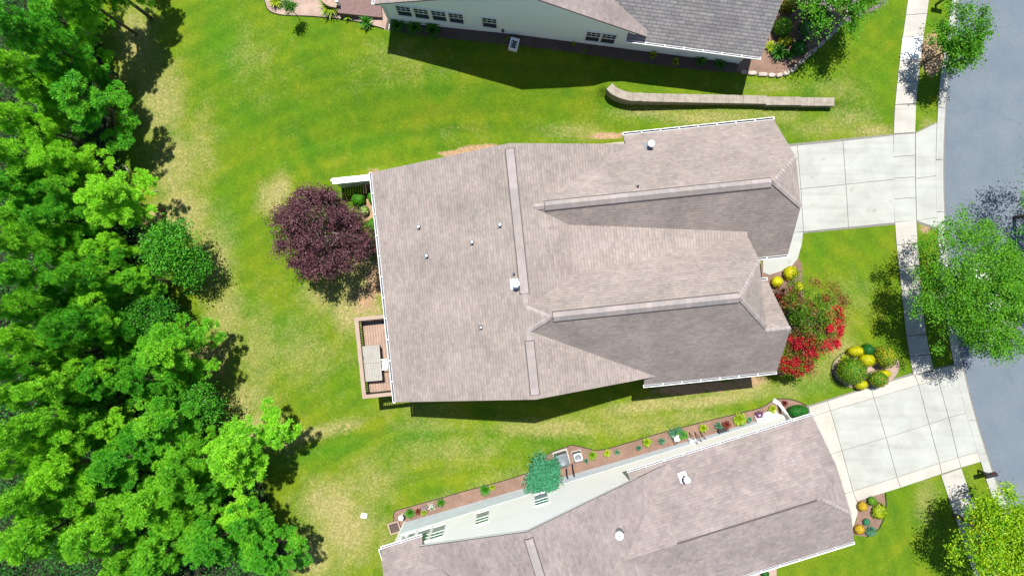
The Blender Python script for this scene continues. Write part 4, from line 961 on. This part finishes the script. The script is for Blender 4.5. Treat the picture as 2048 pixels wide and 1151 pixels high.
body = loft([csec(x, w_, z0, z1, .13) for x, w_, z0, z1 in ((-2.32,.62,.35,.78),(-2.25,.80,.28,.92),(-2.0,.88,.22,.98),(-1.2,.90,.2,1.0),(0,.91,.2,.98),(.9,.90,.2,.96),(1.5,.88,.2,.90),(2.0,.84,.22,.82),(2.25,.72,.28,.72),(2.34,.55,.34,.62))], 'body', M['carpaint'], car)
cabin = loft([csec(x, w_, .9, z1, .10) for x, w_, z1 in ((-1.85,.62,1.0),(-1.35,.66,1.40),(-.9,.68,1.47),(-.1,.68,1.47),(.25,.66,1.42),(.95,.60,.98))], 'cabin_glass', M['glass_car'], car)
loft([csec(x, w_, 1.40, z1, .06) for x, w_, z1 in ((-1.42,.60,1.43),(-1.2,.655,1.475),(-.6,.67,1.50),(-.1,.665,1.49),(.22,.62,1.45))], 'roof', M['carpaint'], car)
for s_ in (-1, 1):
    mb = MB()
    for x, x2 in ((-.55, -.5), (.28, .98), (-1.38, -1.8)): mb.bar((x, s_*.675, 1.42), (x2, s_*(.70 if x > 0 or x < -1 else .72), .97), .05, .06)
    mb.build('pillar', M['carpaint'], car)
    mb = MB(); mb.box(.62, .78, s_*1.0 - .07, s_*1.0 + .07, .92, 1.04); bevel(mb.build('mirror', M['carpaint'], car), .02)
    mb = MB(); mb.box(2.02, 2.22, s_*.62 - .14, s_*.62 + .14, .62, .765); bevel(mb.build('headlight', M['clear_lens'], car), .02)
    mb = MB(); mb.box(-2.30, -2.16, s_*.66 - .13, s_*.66 + .13, .66, .86); bevel(mb.build('tail_light', M['red_lens'], car), .02)
    for x in (-1.42, 1.42):
        mb = MB(); mb.tube([(x, s_*.70, .33), (x, s_*.90, .33)], .33, 22); wh = mb.build('wheel', M['rubber'], car)
        mb = MB(); mb.tube([(x, s_*.88, .33), (x, s_*.915, .33)], .2, 16); mb.build('rim', M['grey_metal'], wh)

# ------------------------------------------------------------------ foliage
def rand_unit(n, r=rng):
    v = r.normal(size=(n, 3)); return v / np.linalg.norm(v, axis=1, keepdims=True)
def leaf_quads(cen, nrm, size, asp=.6, r=rng):
    n = len(cen); t = np.cross(nrm, rand_unit(n, r)); t /= np.linalg.norm(t, axis=1, keepdims=True) + 1e-9; b_ = np.cross(nrm, t)
    L = (size * .5)[:, None]; W = L * asp
    V_ = np.stack([cen - t*L, cen + b_*W + nrm*L*.18, cen + t*L, cen - b_*W + nrm*L*.18], 1).reshape(-1, 3)
    return V_, np.arange(n*4).reshape(-1, 4)
def leaf_obj(name, parts, mat, parent):
    V_ = np.concatenate([p[0] for p in parts]); off = np.cumsum([0] + [len(p[0]) for p in parts[:-1]])
    F_ = np.concatenate([p[1] + o for p, o in zip(parts, off)]); me = np_mesh(name, V_, F_, F_.shape[1]); me.materials.append(mat)
    return link(name, me, parent)
def lobed(dirs, r, k=9, amp=.28):
    L = rand_unit(k, r); s = np.ones(len(dirs)); 
    for i, l in enumerate(L): s += amp * (1 if i % 2 else -.7) * np.maximum(0, dirs @ l) ** 5
    return s
def limb(mb, p, q, r0, r1, r, bow=.15, n=5, sides=5):
    p = Vector(p); q = Vector(q); d = q - p; j = Vector(r.normal(size=3)) * d.length * bow * .5 + Vector((0, 0, d.length * bow))
    pts = [p + d * (k/n) + j * (math.sin(math.pi*k/n)) * .6 for k in range(n + 1)]
    mb.tube(pts, [r0 + (r1 - r0) * k/n for k in range(n + 1)], sides)
def broadleaf(name, base, cen, rad, mat, label, cat, group=None, nclump=200, per=70, leaf=.10, spread=.26, shell=.55, trunk=.12, bark='bark', multi=1, blossom=None, seed=1, amp=.28, up=.5, branches=26, extra=None):
    """base: world point of the foot; cen: crown centre relative to base; rad: crown radii"""
    r = np.random.default_rng(seed); e = empty(name, base); tag(e, label, cat, group)
    rad = np.array(rad); cen = np.array(cen)
    d = rand_unit(nclump, r); d[:, 2] = np.where(d[:, 2] < -.35, -d[:, 2], d[:, 2]); s = lobed(d, r, 11, amp)
    rr = (shell + (1 - shell) * r.random(nclump) ** .5)
    cl = cen + d * rad * (s * rr)[:, None]
    tb_ = MB()
    for k in range(multi):
        a = 2*math.pi*k/max(1, multi) + r.random(); o0 = Vector((math.cos(a), math.sin(a), 0)) * (.10 if multi > 1 else 0); q = Vector(cen) + o0 * rad[0] * 3 * (1 if multi > 1 else 0) - Vector((0, 0, rad[2]*.45))
        limb(tb_, o0 + Vector((0, 0, -.3)), q, trunk, trunk*.55, r, .04, 6, 9)
        ids = r.choice(nclump, min(nclump, max(4, branches // multi)), replace=False)
        for i in ids: limb(tb_, q - Vector((0,0,.15)), cl[i] * 1.0, trunk*.38, .008, r, .10, 5, 5)
    tb_.build('trunk', M[bark], e, True)
    n = nclump * per; c = np.repeat(cl, per, 0); sp = r.normal(size=(n, 3)) * np.array([spread, spread, spread*.6]) * np.repeat(.6 + .8*r.random(nclump), per)[:, None]
    c = c + sp; nr = rand_unit(n, r) * .8 + np.array([0, 0, up]); nr /= np.linalg.norm(nr, axis=1, keepdims=True)
    if extra:       # a second leaf colour on part of the clumps
        f = np.repeat(r.random(nclump) < extra[1], per)
        leaf_obj('crown', [leaf_quads(c[~f], nr[~f], leaf*(.7 + .6*r.random((~f).sum())), r=r)], M[mat], e)
        leaf_obj('young_leaves', [leaf_quads(c[f], nr[f], leaf*(.7 + .6*r.random(f.sum())), r=r)], M[extra[0]], e)
    else: leaf_obj('crown', [leaf_quads(c, nr, leaf*(.7 + .6*r.random(n)), r=r)], M[mat], e)
    if blossom:
        bm_, nb, perb, sel, sz, bsp = blossom
        bd = rand_unit(nb*6, r); bd[:, 2] = np.abs(bd[:, 2]); bd = bd[[sel(q) for q in bd]][:nb]
        bc = cen + bd * rad * (.92 * np.ones(len(bd)) + .15*r.random(len(bd)))[:, None]
        cc = np.repeat(bc, perb, 0) + r.normal(size=(len(bd)*perb, 3)) * bsp; nn = rand_unit(len(cc), r) + np.array([0, 0, .8]); nn /= np.linalg.norm(nn, axis=1, keepdims=True)
        leaf_obj('blossoms', [leaf_quads(cc, nn, sz*(.7 + .6*r.random(len(cc))), .8, r)], M[bm_], e)
    return e
def shrub(u, v, rx, ry, hgt, mat, label, cat='shrub', group=None, seed=0, leaf=.06, dens=1.0, dz=0, name='shrub', lump=.05, mat2=None):
    """clipped dense shrub; u,v = pixel of its centre at mid height; rx, ry in metres"""
    r = np.random.default_rng(seed + int(u*7 + v)); p = G(u, v, hgt*.5)
    base = (p[0], p[1], gz(p[0], p[1]) + dz); e = empty(name, base, r.random()*.2); tag(e, label, cat, group)
    d = rand_unit(int(2600*dens*max(.12, rx*ry*1.6)), r); d = d[d[:, 2] > -.55]; s = lobed(d, r, 13, lump)
    rad = np.array([rx, ry, hgt*.5]); c = np.array([0, 0, hgt*.5]) + d * rad * (s * (.93 + .1*r.random(len(d))))[:, None]
    nn = d + rand_unit(len(d), r)*.65; nn /= np.linalg.norm(nn, axis=1, keepdims=True)
    k = r.random(len(d)) < .35 if mat2 else np.zeros(len(d), bool)
    leaf_obj('foliage', [leaf_quads(c[~k], nn[~k], leaf*(.7 + .7*r.random((~k).sum())), .7, r)], M[mat], e)
    if mat2: leaf_obj('tinted_leaves', [leaf_quads(c[k], nn[k], leaf*(.7 + .7*r.random(k.sum())), .7, r)], M[mat2], e)
    bm = bmesh.new(); bmesh.ops.create_icosphere(bm, subdivisions=3, radius=1)
    for vv_ in bm.verts:
        q = np.array(vv_.co); sc = .90; vv_.co = Vector(q * rad * sc) + Vector((0, 0, hgt*.5))
    me = bpy.data.meshes.new('inner_twigs'); bm.to_mesh(me); bm.free(); me.materials.append(M[mat]); me.polygons.foreach_set('use_smooth', [True]*len(me.polygons)); link('inner_twigs', me, e)
    mb = MB(); mb.tube([(0,0,-.1),(0,0,hgt*.5)], .04, 6); mb.build('stem', M['bark'], e); return e
def tuft_plant(u, v, rad, hgt, mat, label, cat='plant', n=40, wd=.035, group=None, seed=0, name='perennial', arch=.6, flowers=None):
    """arching strap or spray leaves from one crown"""
    r = np.random.default_rng(seed + int(u*3 + v*5)); x, y, z = G(u, v, hgt*.4); e = empty(name, (x, y, gz(x, y))); tag(e, label, cat, group)
    Vs = []; Fs = []; nv = 0
    for i in range(n):
        a = r.random()*2*math.pi; L = rad*(.55 + .5*r.random()); hh = hgt*(.5 + .6*r.random()); w_ = wd*(.7 + .6*r.random()); dx, dy = math.cos(a), math.sin(a)
        for k in range(5):
            t_ = k/4; q = L*t_; zz = hh*math.sin(min(1, t_*1.15)*math.pi*arch)*(1) + .01; ww_ = w_*(1 - .85*t_**2)
            Vs += [(dx*q - dy*ww_, dy*q + dx*ww_, zz), (dx*q + dy*ww_, dy*q - dx*ww_, zz)]
        Fs += [(nv + 2*k, nv + 2*k + 1, nv + 2*k + 3, nv + 2*k + 2) for k in range(4)]; nv += 10
    me = np_mesh('leaves', np.array(Vs), np.array(Fs), 4); me.materials.append(M[mat]); link('leaves', me, e)
    if flowers:
        nf = 60; c = r.normal(size=(nf, 3))*np.array([rad*.5, rad*.5, .05]) + np.array([0, 0, hgt*.9]); nn = rand_unit(nf, r)*.4 + np.array([0,0,1]); nn /= np.linalg.norm(nn, axis=1, keepdims=True)
        leaf_obj('flowers', [leaf_quads(c, nn, .06*np.ones(nf), .9, r)], M[flowers], e)
    return e

# ---- pines
def pine_mesh(seed, Rr=2.1, Hh=6.5):
    r = np.random.default_rng(seed); tb_ = MB(); tb_.tube([(0,0,-.6),(0,0,Hh*.5),(0,0,Hh*.94)], [.15,.10,.025], 8)
    tufts = []; axes = []
    nl = 19
    for i in range(nl):
        f = i/(nl - 1); z = Hh*(.38 + .58*f); a = i*2.399 + r.normal()*.3; L = Rr*(1.02 - f**1.8*.88)*(.62 + .55*r.random()); rise = L*(.10 + .35*f)
        p = Vector((0, 0, z)); q = Vector((math.cos(a)*L, math.sin(a)*L, z + rise)); limb(tb_, p, q, .035, .008, r, .06, 4, 4)
        ns = 2 + int(L*1.5)
        for k in range(ns):                    # domed pads of tufts along the limb
            t_ = .45 + .58*(k + r.random()*.4)/ns; side = r.normal()*.30*L*.6; c = p + (q - p)*t_ + Vector((-math.sin(a)*side, math.cos(a)*side, .05 + r.normal()*.10))
            pr = .26 + .24*r.random(); m_ = int(4 + 44*pr*pr)
            for _ in range(m_):
                dd = r.normal(size=3); dd[2] = abs(dd[2])*.8 + .1; dd /= np.linalg.norm(dd); o_ = dd*pr*np.array([1, 1, .6])*(.75 + .3*r.random())
                tufts.append(np.array(c) + o_); ax = dd*.8 + np.array([0, 0, .45]); axes.append(ax/np.linalg.norm(ax))
    for _ in range(26):
        o_ = r.normal(size=3)*np.array([.22,.22,.2]); tufts.append(np.array([0,0,Hh*.97]) + o_); ax = o_*2 + np.array([0,0,1]); axes.append(ax/np.linalg.norm(ax))
    T_ = np.array(tufts); A_x = np.array(axes); K = 36; n = len(T_)
    c = np.repeat(T_, K, 0); ax = np.repeat(A_x, K, 0); d = ax*.38 + rand_unit(n*K, r); d /= np.linalg.norm(d, axis=1, keepdims=True)
    L = .20 + .06*r.random(n*K); w_ = np.cross(d, np.array([0, .3, 1]) + r.normal(size=(n*K, 3))*.35); w_ /= np.linalg.norm(w_, axis=1, keepdims=True); wd_ = .013
    V_ = np.stack([c - w_*wd_*.5, c + w_*wd_*.5, c + d*(L*.75)[:, None] + w_*wd_, c + d*L[:, None], c + d*(L*.75)[:, None] - w_*wd_], 1).reshape(-1, 3)
    me = np_mesh('crown', V_, np.arange(n*K*5).reshape(-1, 5), 5); me.materials.append(M['pine']); return tb_, me
protos = []
for s_ in range(6):
    tb_, me = pine_mesh(40 + s_, 2.0 + .15*(s_ % 3), 6.2); protos.append((tb_, me))
ROWS = [('at the photo top edge', [(15,45,7.5,66),(90,25,2.4,50),(160,5,.6,44),(70,90,1.0,40),(0,125,6,50),(115,85,3.2,46)]),
 ('level with the concrete retaining wall', [(42,160,4.6,52),(150,190,3.9,76),(5,232,5,48),(80,245,1.6,38)]),
 ('level with the long fallen branch', [(18,305,5,50),(98,318,3.9,46),(50,370,1.8,40),(165,315,.4,34),(0,370,5,50),(120,375,3.4,44)]),
 ('level with the top of the purple tree', [(20,430,3,44),(80,432,4.6,50),(195,390,4.4,62),(145,455,1.4,40),(98,492,2.6,40),(0,480,6,48)]),
 ('level with the middle of the purple tree', [(35,548,5.8,52),(142,548,5.6,50),(258,560,2.6,40),(190,500,2.2,42),(62,612,3.4,44),(182,600,1.8,40),(0,615,6.5,46)]),
 ('level with the upper end of the deck', [(15,680,6,50),(112,655,6,56),(205,655,3.0,46),(318,705,4.6,66),(60,722,3.8,44),(240,712,1.4,38),(0,740,7,48)]),
 ('level with the lower end of the deck', [(78,775,6,58),(185,765,3.4,54),(262,765,3.8,48),(12,790,6.5,52),(150,820,2.4,42),(345,775,1.4,34)]),
 ('just below the level of the deck', [(22,865,7,60),(130,865,4.2,52),(305,850,4.0,62),(215,860,1.8,44),(68,905,4,46),(262,905,2,42),(0,930,7,48)]),
 ('level with the air conditioners', [(95,955,5.6,62),(210,935,5.0,62),(345,950,4.8,60),(462,915,4.7,76),(400,980,2.6,48),(22,1005,6.8,58),(150,1012,3.4,48)]),
 ('along the photo bottom edge', [(45,1090,6.4,74),(165,1085,6,66),(285,1020,5,66),(300,1125,5,62),(415,1095,4.6,66),(525,1115,3.0,62),(360,1045,2.8,48),(470,1040,2.0,46),(225,1150,4.4,54)])]
ORD = ['first', 'second', 'third', 'fourth', 'fifth', 'sixth', 'seventh', 'eighth', 'ninth', 'tenth']
first = {}; ip = 0
ROWS.append(('beyond the photo top edge, seen by its shadow', [(140,-85,5.5,66),(215,-95,3.5,50),(60,-75,7,60)]))
for where, L in ROWS:
    L = sorted(L)
    for j, (u, v, z, rp) in enumerate(L):
        x, y, _ = at(u, v, z); zb_ = gz(x, y); rm = rp*(H - z)/F; k = ip % 6; sc = rm/1.98
        if k not in first:
            e = empty('pine_tree', (x, y, zb_)); protos[k][0].build('trunk', M['bark'], e, True); link('crown', protos[k][1], e); first[k] = e
        else: e = copy_tree(first[k])
        top = z + .9 - zb_; e.location = (x, y, zb_); e.scale = (sc, sc, max(.45, top/6.3)); e.rotation_euler = (0, 0, random.uniform(0, 6.28))
        last = j == len(L) - 1
        tag(e, f'{"rightmost pine" if last else ORD[j] + " pine from the left"}, {where}', 'pine tree', 'pines of the wood left of the lawn'); ip += 1
# ---- woodland broadleaf trees and undergrowth
def tree_at(u, v, z, rp, name, mat, label, cat='tree', zr_=.8, **kw):
    x, y, _ = at(u, v, z); zb_ = gz(x, y); rm = rp*(H - z)/F
    return broadleaf(name, (x, y, zb_), (0, 0, z - zb_), (rm, rm, rm*zr_), mat, label, cat, **kw)
tree_at(335,496,1.2,43,'broadleaf_tree','woodleaf','bright broadleaf tree at the wood edge left of the purple tree', nclump=120, per=75, leaf=.13, spread=.26, seed=11)
tree_at(378,530,.2,36,'broadleaf_tree','woodleaf','small dark broadleaf tree behind the bright one at the lawn edge', nclump=60, per=60, leaf=.12, seed=12)
tree_at(300,622,.8,42,'broadleaf_tree','woodleaf','broadleaf tree in shade in the wood left of the deck', nclump=80, per=60, leaf=.12, seed=13)
tree_at(395,800,.6,44,'broadleaf_tree','woodleaf','dark broadleaf tree at the lawn edge left of the deck table', nclump=80, per=60, leaf=.12, seed=14)
r = np.random.default_rng(5); pts = []
while len(pts) < 1500:
    u = r.uniform(-60, 650); v = r.uniform(-60, 1200); e_ = np.interp(v, [q[1] for q in WOOD], [q[0] for q in WOOD])
    if u < e_ - 40 - 30*r.random(): pts.append((u, v))
C_l = []
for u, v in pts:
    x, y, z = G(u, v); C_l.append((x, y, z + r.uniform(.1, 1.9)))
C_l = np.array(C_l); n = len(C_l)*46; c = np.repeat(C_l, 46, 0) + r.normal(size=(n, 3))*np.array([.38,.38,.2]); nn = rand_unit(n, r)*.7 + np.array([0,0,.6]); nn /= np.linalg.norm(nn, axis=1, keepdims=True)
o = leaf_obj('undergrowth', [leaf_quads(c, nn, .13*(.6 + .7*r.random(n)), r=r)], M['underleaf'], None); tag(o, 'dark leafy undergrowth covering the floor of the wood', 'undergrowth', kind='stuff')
# fallen branches
def branch(pts, rads, label):
    mb = MB(); P = [(G(u, v)[0], G(u, v)[1], G(u, v)[2] + .06 + dz) for u, v, dz in pts]; mb.tube(P, rads, 6); return tag(mb.build('fallen_branch', M['deadwood'], None, True), label, 'branch')
branch([(198,328,.1),(215,332,.3),(228,331,.25),(240,337,.2),(248,350,.1),(252,358,0)], [.05,.06,.055,.05,.04,.02], 'bleached crooked fallen branch in the shade at the wood edge')
branch([(248,330,.1),(256,336,.2),(262,345,.1),(260,352,0)], [.03,.045,.035,.015], 'short bleached branch beside the crooked one at the wood edge')
branch([(274,388,.05),(295,385,.1),(318,382,.05)], [.02,.028,.015], 'thin straight fallen branch in shade by the lawn edge')

# ---- garden and street trees
purple = broadleaf('purple_leaved_tree', (*at(645,474,2.2)[:2], gz(*at(645,474,2.2)[:2])), (-.1,.25,3.7), (2.75,2.6,1.8), 'plum', 'large purple leaved tree behind the middle house', 'tree', nclump=250, per=130, leaf=.11, spread=.20, shell=.30, amp=.5, trunk=.13, bark='bark_pale', multi=3, seed=21, branches=60)
tree_at(1958,592,4.4,124,'street_tree','oakleaf','large leafy street tree spreading over the sidewalk and the parked car', nclump=470, per=125, leaf=.095, spread=.21, shell=.25, amp=.42, up=.8, zr_=.62, seed=31, branches=60, trunk=.16, bark='bark_pale')
tree_at(1914,88,3.0,56,'street_tree','oakleaf','small bright green street tree over the curb near the white sidewalk panel', nclump=110, per=85, leaf=.12, spread=.18, shell=.3, amp=.55, zr_=.75, seed=32, branches=24, trunk=.07)
tree_at(1996,1075,3.6,84,'street_tree','limeleaf','lime green street tree with yellow tints at the lower right corner', nclump=230, per=85, leaf=.13, spread=.22, shell=.3, amp=.45, zr_=.6, seed=33, branches=30, extra=('amber', .025))
tree_at(2172,415,5.0,105,'street_tree','oakleaf','street tree beyond the right photo edge seen by its shadow on the road', nclump=200, per=70, leaf=.12, spread=.28, amp=.4, zr_=.7, seed=34)
tree_at(1690,-40,4.2,84,'crape_myrtle','oakleaf','green tree with lilac blossom at the photo top edge right of the upper house', nclump=230, per=95, leaf=.12, spread=.24, shell=.3, amp=.5, zr_=.6, seed=35, up=.9, blossom=('pinkflower', 26, 40, lambda d: d[1] < .3, .06, .09), multi=3, trunk=.06)
sel_r = lambda d: d[0] > .15 or d[1] < -.4
tree_at(1627,650,2.6,56,'crape_myrtle','myrtle','large crape myrtle with red blossom in the front bed of the middle house', nclump=120, per=85, leaf=.095, spread=.18, shell=.4, amp=.9, zr_=.6, seed=36, multi=4, trunk=.04, bark='bark_pale', branches=28, blossom=('redflower', 44, 110, sel_r, .07, .11), extra=('bronze', .35))
tree_at(1590,712,2.0,34,'crape_myrtle','myrtle','lower crape myrtle with red blossom at the corner of the middle house', nclump=90, per=85, leaf=.10, spread=.18, shell=.4, amp=.4, zr_=.6, seed=37, multi=3, trunk=.035, bark='bark_pale', blossom=('redflower', 24, 150, lambda d: d[1] < -.1, .07, .11), extra=('bronze', .3))
tree_at(1577,592,1.4,20,'red_shrub','redplant','small red shrub between the yellow globe shrubs', cat='shrub', nclump=30, per=70, leaf=.07, spread=.13, shell=.3, zr_=.8, seed=38, multi=3, trunk=.02, blossom=('redflower', 8, 60, lambda d: True, .05, .08))
tree_at(1592,622,1.3,22,'leafy_shrub','greenplant','green shrub below the small red shrub in the front bed', cat='shrub', nclump=34, per=60, leaf=.08, spread=.15, shell=.2, zr_=.8, seed=39, multi=2, trunk=.02)
tree_at(1088,952,.95,33,'weeping_tree','teal','blue green weeping tree against the wall of the white house', nclump=90, per=70, leaf=.12, spread=.15, shell=.4, amp=.3, zr_=.7, seed=40, up=.9, trunk=.06)
# ---- clipped shrubs (pixel of centre, radii in metres, height)
S = shrub
S(1703,741,.80,.76,1.9,'boxleaf','large round clipped green shrub in the round bed', mat2='varieg')
S(1755,758,.54,.48,1.3,'boxleaf','smaller green globe with reddish tips at the driveway side of the round bed', mat2='amber')
S(1735,699,.38,.38,.9,'darkbox','small smooth dark green globe at the top of the round bed', leaf=.04)
S(1711,702,.46,.32,.9,'gold','bright yellow mound above the large green globe', leaf=.045)
S(1734,719,.48,.42,.9,'gold','bright yellow mound between the large green globe and the white ornament', leaf=.045)
S(1722,768,.38,.32,.8,'gold','bright yellow mound below the large green globe', leaf=.045)
S(1768,747,.42,.26,.7,'gold','bright yellow mound at the right of the round bed', leaf=.045)
S(1768,713,.56,.62,1.4,'varieg','loose yellow and green shrub at the right of the round bed', leaf=.09, lump=.15, mat2='boxleaf')
S(1581,545,.42,.42,.75,'gold','largest yellow globe shrub beside the curved front path', leaf=.045)
S(1554,563,.34,.34,.65,'gold','yellow globe shrub nearest the front porch', leaf=.045)
S(1597,573,.27,.32,.55,'gold','yellow globe shrub right of the small red shrub', leaf=.045)
S(1557,600,.34,.40,.7,'darkbox','shaded dark green shrub under the front gable', leaf=.07)
S(1596,822,.64,.40,.9,'darkbox','wide dark green clipped shrub at the garage corner of the white house', leaf=.05)
S(717,398,.40,.38,.9,'greenplant','round green shrub in front of the short white fence', leaf=.09, lump=.12)
S(744,392,.26,.45,.8,'greenplant','green shrub half hidden under the rear eave near the fence', leaf=.09, lump=.12)
S(747,450,.42,.42,.9,'greenplant','upper of two bright green shrubs under the rear eave', leaf=.1, lump=.12)
S(750,482,.38,.42,.9,'greenplant','lower of two bright green shrubs under the rear eave', leaf=.1, lump=.12)
S(729,421,.28,.3,.6,'limeplant','small lime shrub with a white flower head beside the purple tree', leaf=.08, lump=.1, mat2='whiteflower')
S(1565,54,.52,.52,1.1,'boxleaf','green clipped shrub beside the front corner of the upper house', leaf=.06)
S(1571,82,.46,.26,.6,'varieg','yellow green low shrub in the upper right bed', leaf=.07, lump=.15, mat2='gold')
S(1598,96,.44,.42,.7,'darkbox','dark low shrub near the stones of the upper right bed', leaf=.07)
S(1578,12,.42,.42,1.0,'varieg','mixed shrub at the top of the upper right bed by the roof edge', leaf=.08, lump=.2, mat2='redplant')
S(1614,58,.50,.50,1.0,'underleaf','dark shrub with pink blossom in the shade of the upper right bed', leaf=.08, lump=.2, mat2='pinkflower')
S(1640,35,.6,.6,1.1,'darkbox','dark shrub under the lilac flowered tree', leaf=.09, lump=.2)
S(1725,1012,.30,.28,.5,'amber','upper golden globe beside the lower driveway path', leaf=.045)
S(1719,1058,.31,.29,.5,'amber','lower golden globe beside the lower driveway path', leaf=.045)
S(1744,1001,.26,.26,.5,'boxleaf','grey green globe at the top of the small lower right bed', leaf=.05)
S(1760,1023,.40,.42,.5,'limeplant','bright lime shrub in the small lower right bed', leaf=.10, lump=.15)
S(1733,1043,.2,.2,.35,'teal','little blue green shrub between the golden globes and the lime shrub', leaf=.05)
S(1530,1147,.24,.24,.45,'darkbox','green clump shrub cut off at the photo bottom edge by the gutter', leaf=.05)
# ---- perennials
TP = tuft_plant
TP(1556,105,.55,.5,'greenplant','strappy green lily plant by the upper house corner', n=70)
TP(1541,95,.4,.35,'limeplant','yellow green strappy plant nearest the grey roof edge', n=50)
TP(1578,112,.35,.3,'greenplant','thin grassy plant beside the strappy lily', n=40)
TP(660,15,.75,.6,'limeplant','large lime green grassy plant beside the curved patio edge', n=110)
TP(552,3,.5,.45,'limeplant','bushy green plant at the photo top edge in the pale mulch', n=80)
TP(697,33,.35,.3,'limeplant','small pale leaved plant in the shade below the patio', n=30)
TP(733,45,.5,.5,'greenplant','drooping green plant sunlit at the shadow edge of the patio', n=45)
tree_at(581,16,.6,14,'leafy_shrub','greenplant','slim upright green shrub casting a long shadow on the pale mulch bed', cat='shrub', nclump=22, per=50, leaf=.08, spread=.13, shell=.0, zr_=2.0, seed=60, trunk=.02)
for i, (u, v, lb) in enumerate(((795,52,'left end of'),(830,55,'middle of'),(865,60,'right end of'))): TP(u, v, .6, .5, 'greenplant', f'fern like plant at the {lb} the shaded planting by the upper house windows', n=70)
for i, (u, v, a, mt, nn_, lb) in enumerate(((1146,89,.14,'limeplant',24,'tiny yellow plant left of the paired windows of the upper house'),(1171,103,.12,'limeplant',20,'tiny yellow plant at the lawn side of the upper bed'),
    (1306,112,.28,'limeplant',40,'upright yellow green plant below the upper gutter'),(1350,125,.28,'limeplant',40,'second yellow green plant along the upper bed, nearer the road'),(1400,122,.45,'greenplant',50,'dark grassy plant in the shade of the upper house wall'),(1440,128,.45,'greenplant',50,'dark grassy plant nearest the shaded corner of the upper house'))):
    TP(u, v, a, .35, mt, lb, n=nn_)
LPL = [(970,978,.40,'greenplant','bushy bright green plant between the two windows on the long mulch bed',90),(985,973,.22,'limeplant','pale green spray right of the bushy bright plant',40),
 (882,1004,.32,'greenplant','dark green leafy clump near the flowers in the long mulch bed',60),(820,1025,.35,'greenplant','green clump at the white corner post of the long bed',70),(836,1021,.26,'redplant','reddish clump among the flowers at the left of the long bed',40),(848,1022,.26,'limeplant','lime clump among the flowers at the left of the long bed',40),
 (1184,909,.32,'limeplant','lime green plant just right of the small air conditioner',70),(1172,920,.18,'blueplant','silvery little plant below the lime green one',30),(1214,905,.26,'limeplant','second lime green plant right of the air conditioners',60),(1234,903,.22,'blueplant','thin twiggy plant right of the second lime plant',24),
 (1277,894,.18,'blueplant','small blue green plant left of the round hosta',30),(1293,883,.30,'limeplant','round lime hosta in the middle of the long bed',80),(1323,881,.24,'blueplant','blue green plant right of the round hosta',36),
 (1352,866,.50,'blueplant','tall blue green strappy plant behind the hose reel',80),(1364,868,.40,'greenplant','green strappy plant touching the hose reel',60),(1406,855,.28,'limeplant','pale lime hosta halfway between the hose reel and the planter',70),
 (1437,851,.28,'blueplant','grey green plant left of the dark red plant',40),(1452,848,.30,'redplant','dark red leafy plant above the black planter stand',80),(1479,838,.42,'limeplant','largest bright lime plant of the long bed',140),(1498,838,.20,'blueplant','small blue green plant right of the largest lime plant',34),
 (1518,828,.30,'purpleplant','purple leafy plant near the white downspout',80),(1544,817,.27,'limeplant','pale yellow hosta beside the white downspout',70),(1569,806,.24,'redplant','brownish twiggy plant above the wide dark clipped shrub',30),
 (1741,1060,.36,'blueplant','spiky blue green grass at the bottom of the small lower right bed',80),(1688,718,.35,'limeplant','spiky yellow green plant left of the yellow mound in the round bed',50)]
for u, v, rd, mt, lb, n_ in LPL: TP(u, v, rd, .30, mt, lb, n=n_, wd=.045 if 'hosta' in lb or 'largest' in lb else .03)
for i, (u, v, mt) in enumerate(((864,1011,'whiteflower'),(850,1014,'pinkflower'))):
    TP(u, v, .2, .3, 'greenplant', ('white' if i == 0 else 'pink') + ' flowering plant near the left end of the long bed', n=24, flowers=mt)

# ------------------------------------------------------------------ render
scene.render.engine = 'CYCLES'
scene.cycles.max_bounces = 6; scene.cycles.diffuse_bounces = 3; scene.cycles.transmission_bounces = 3
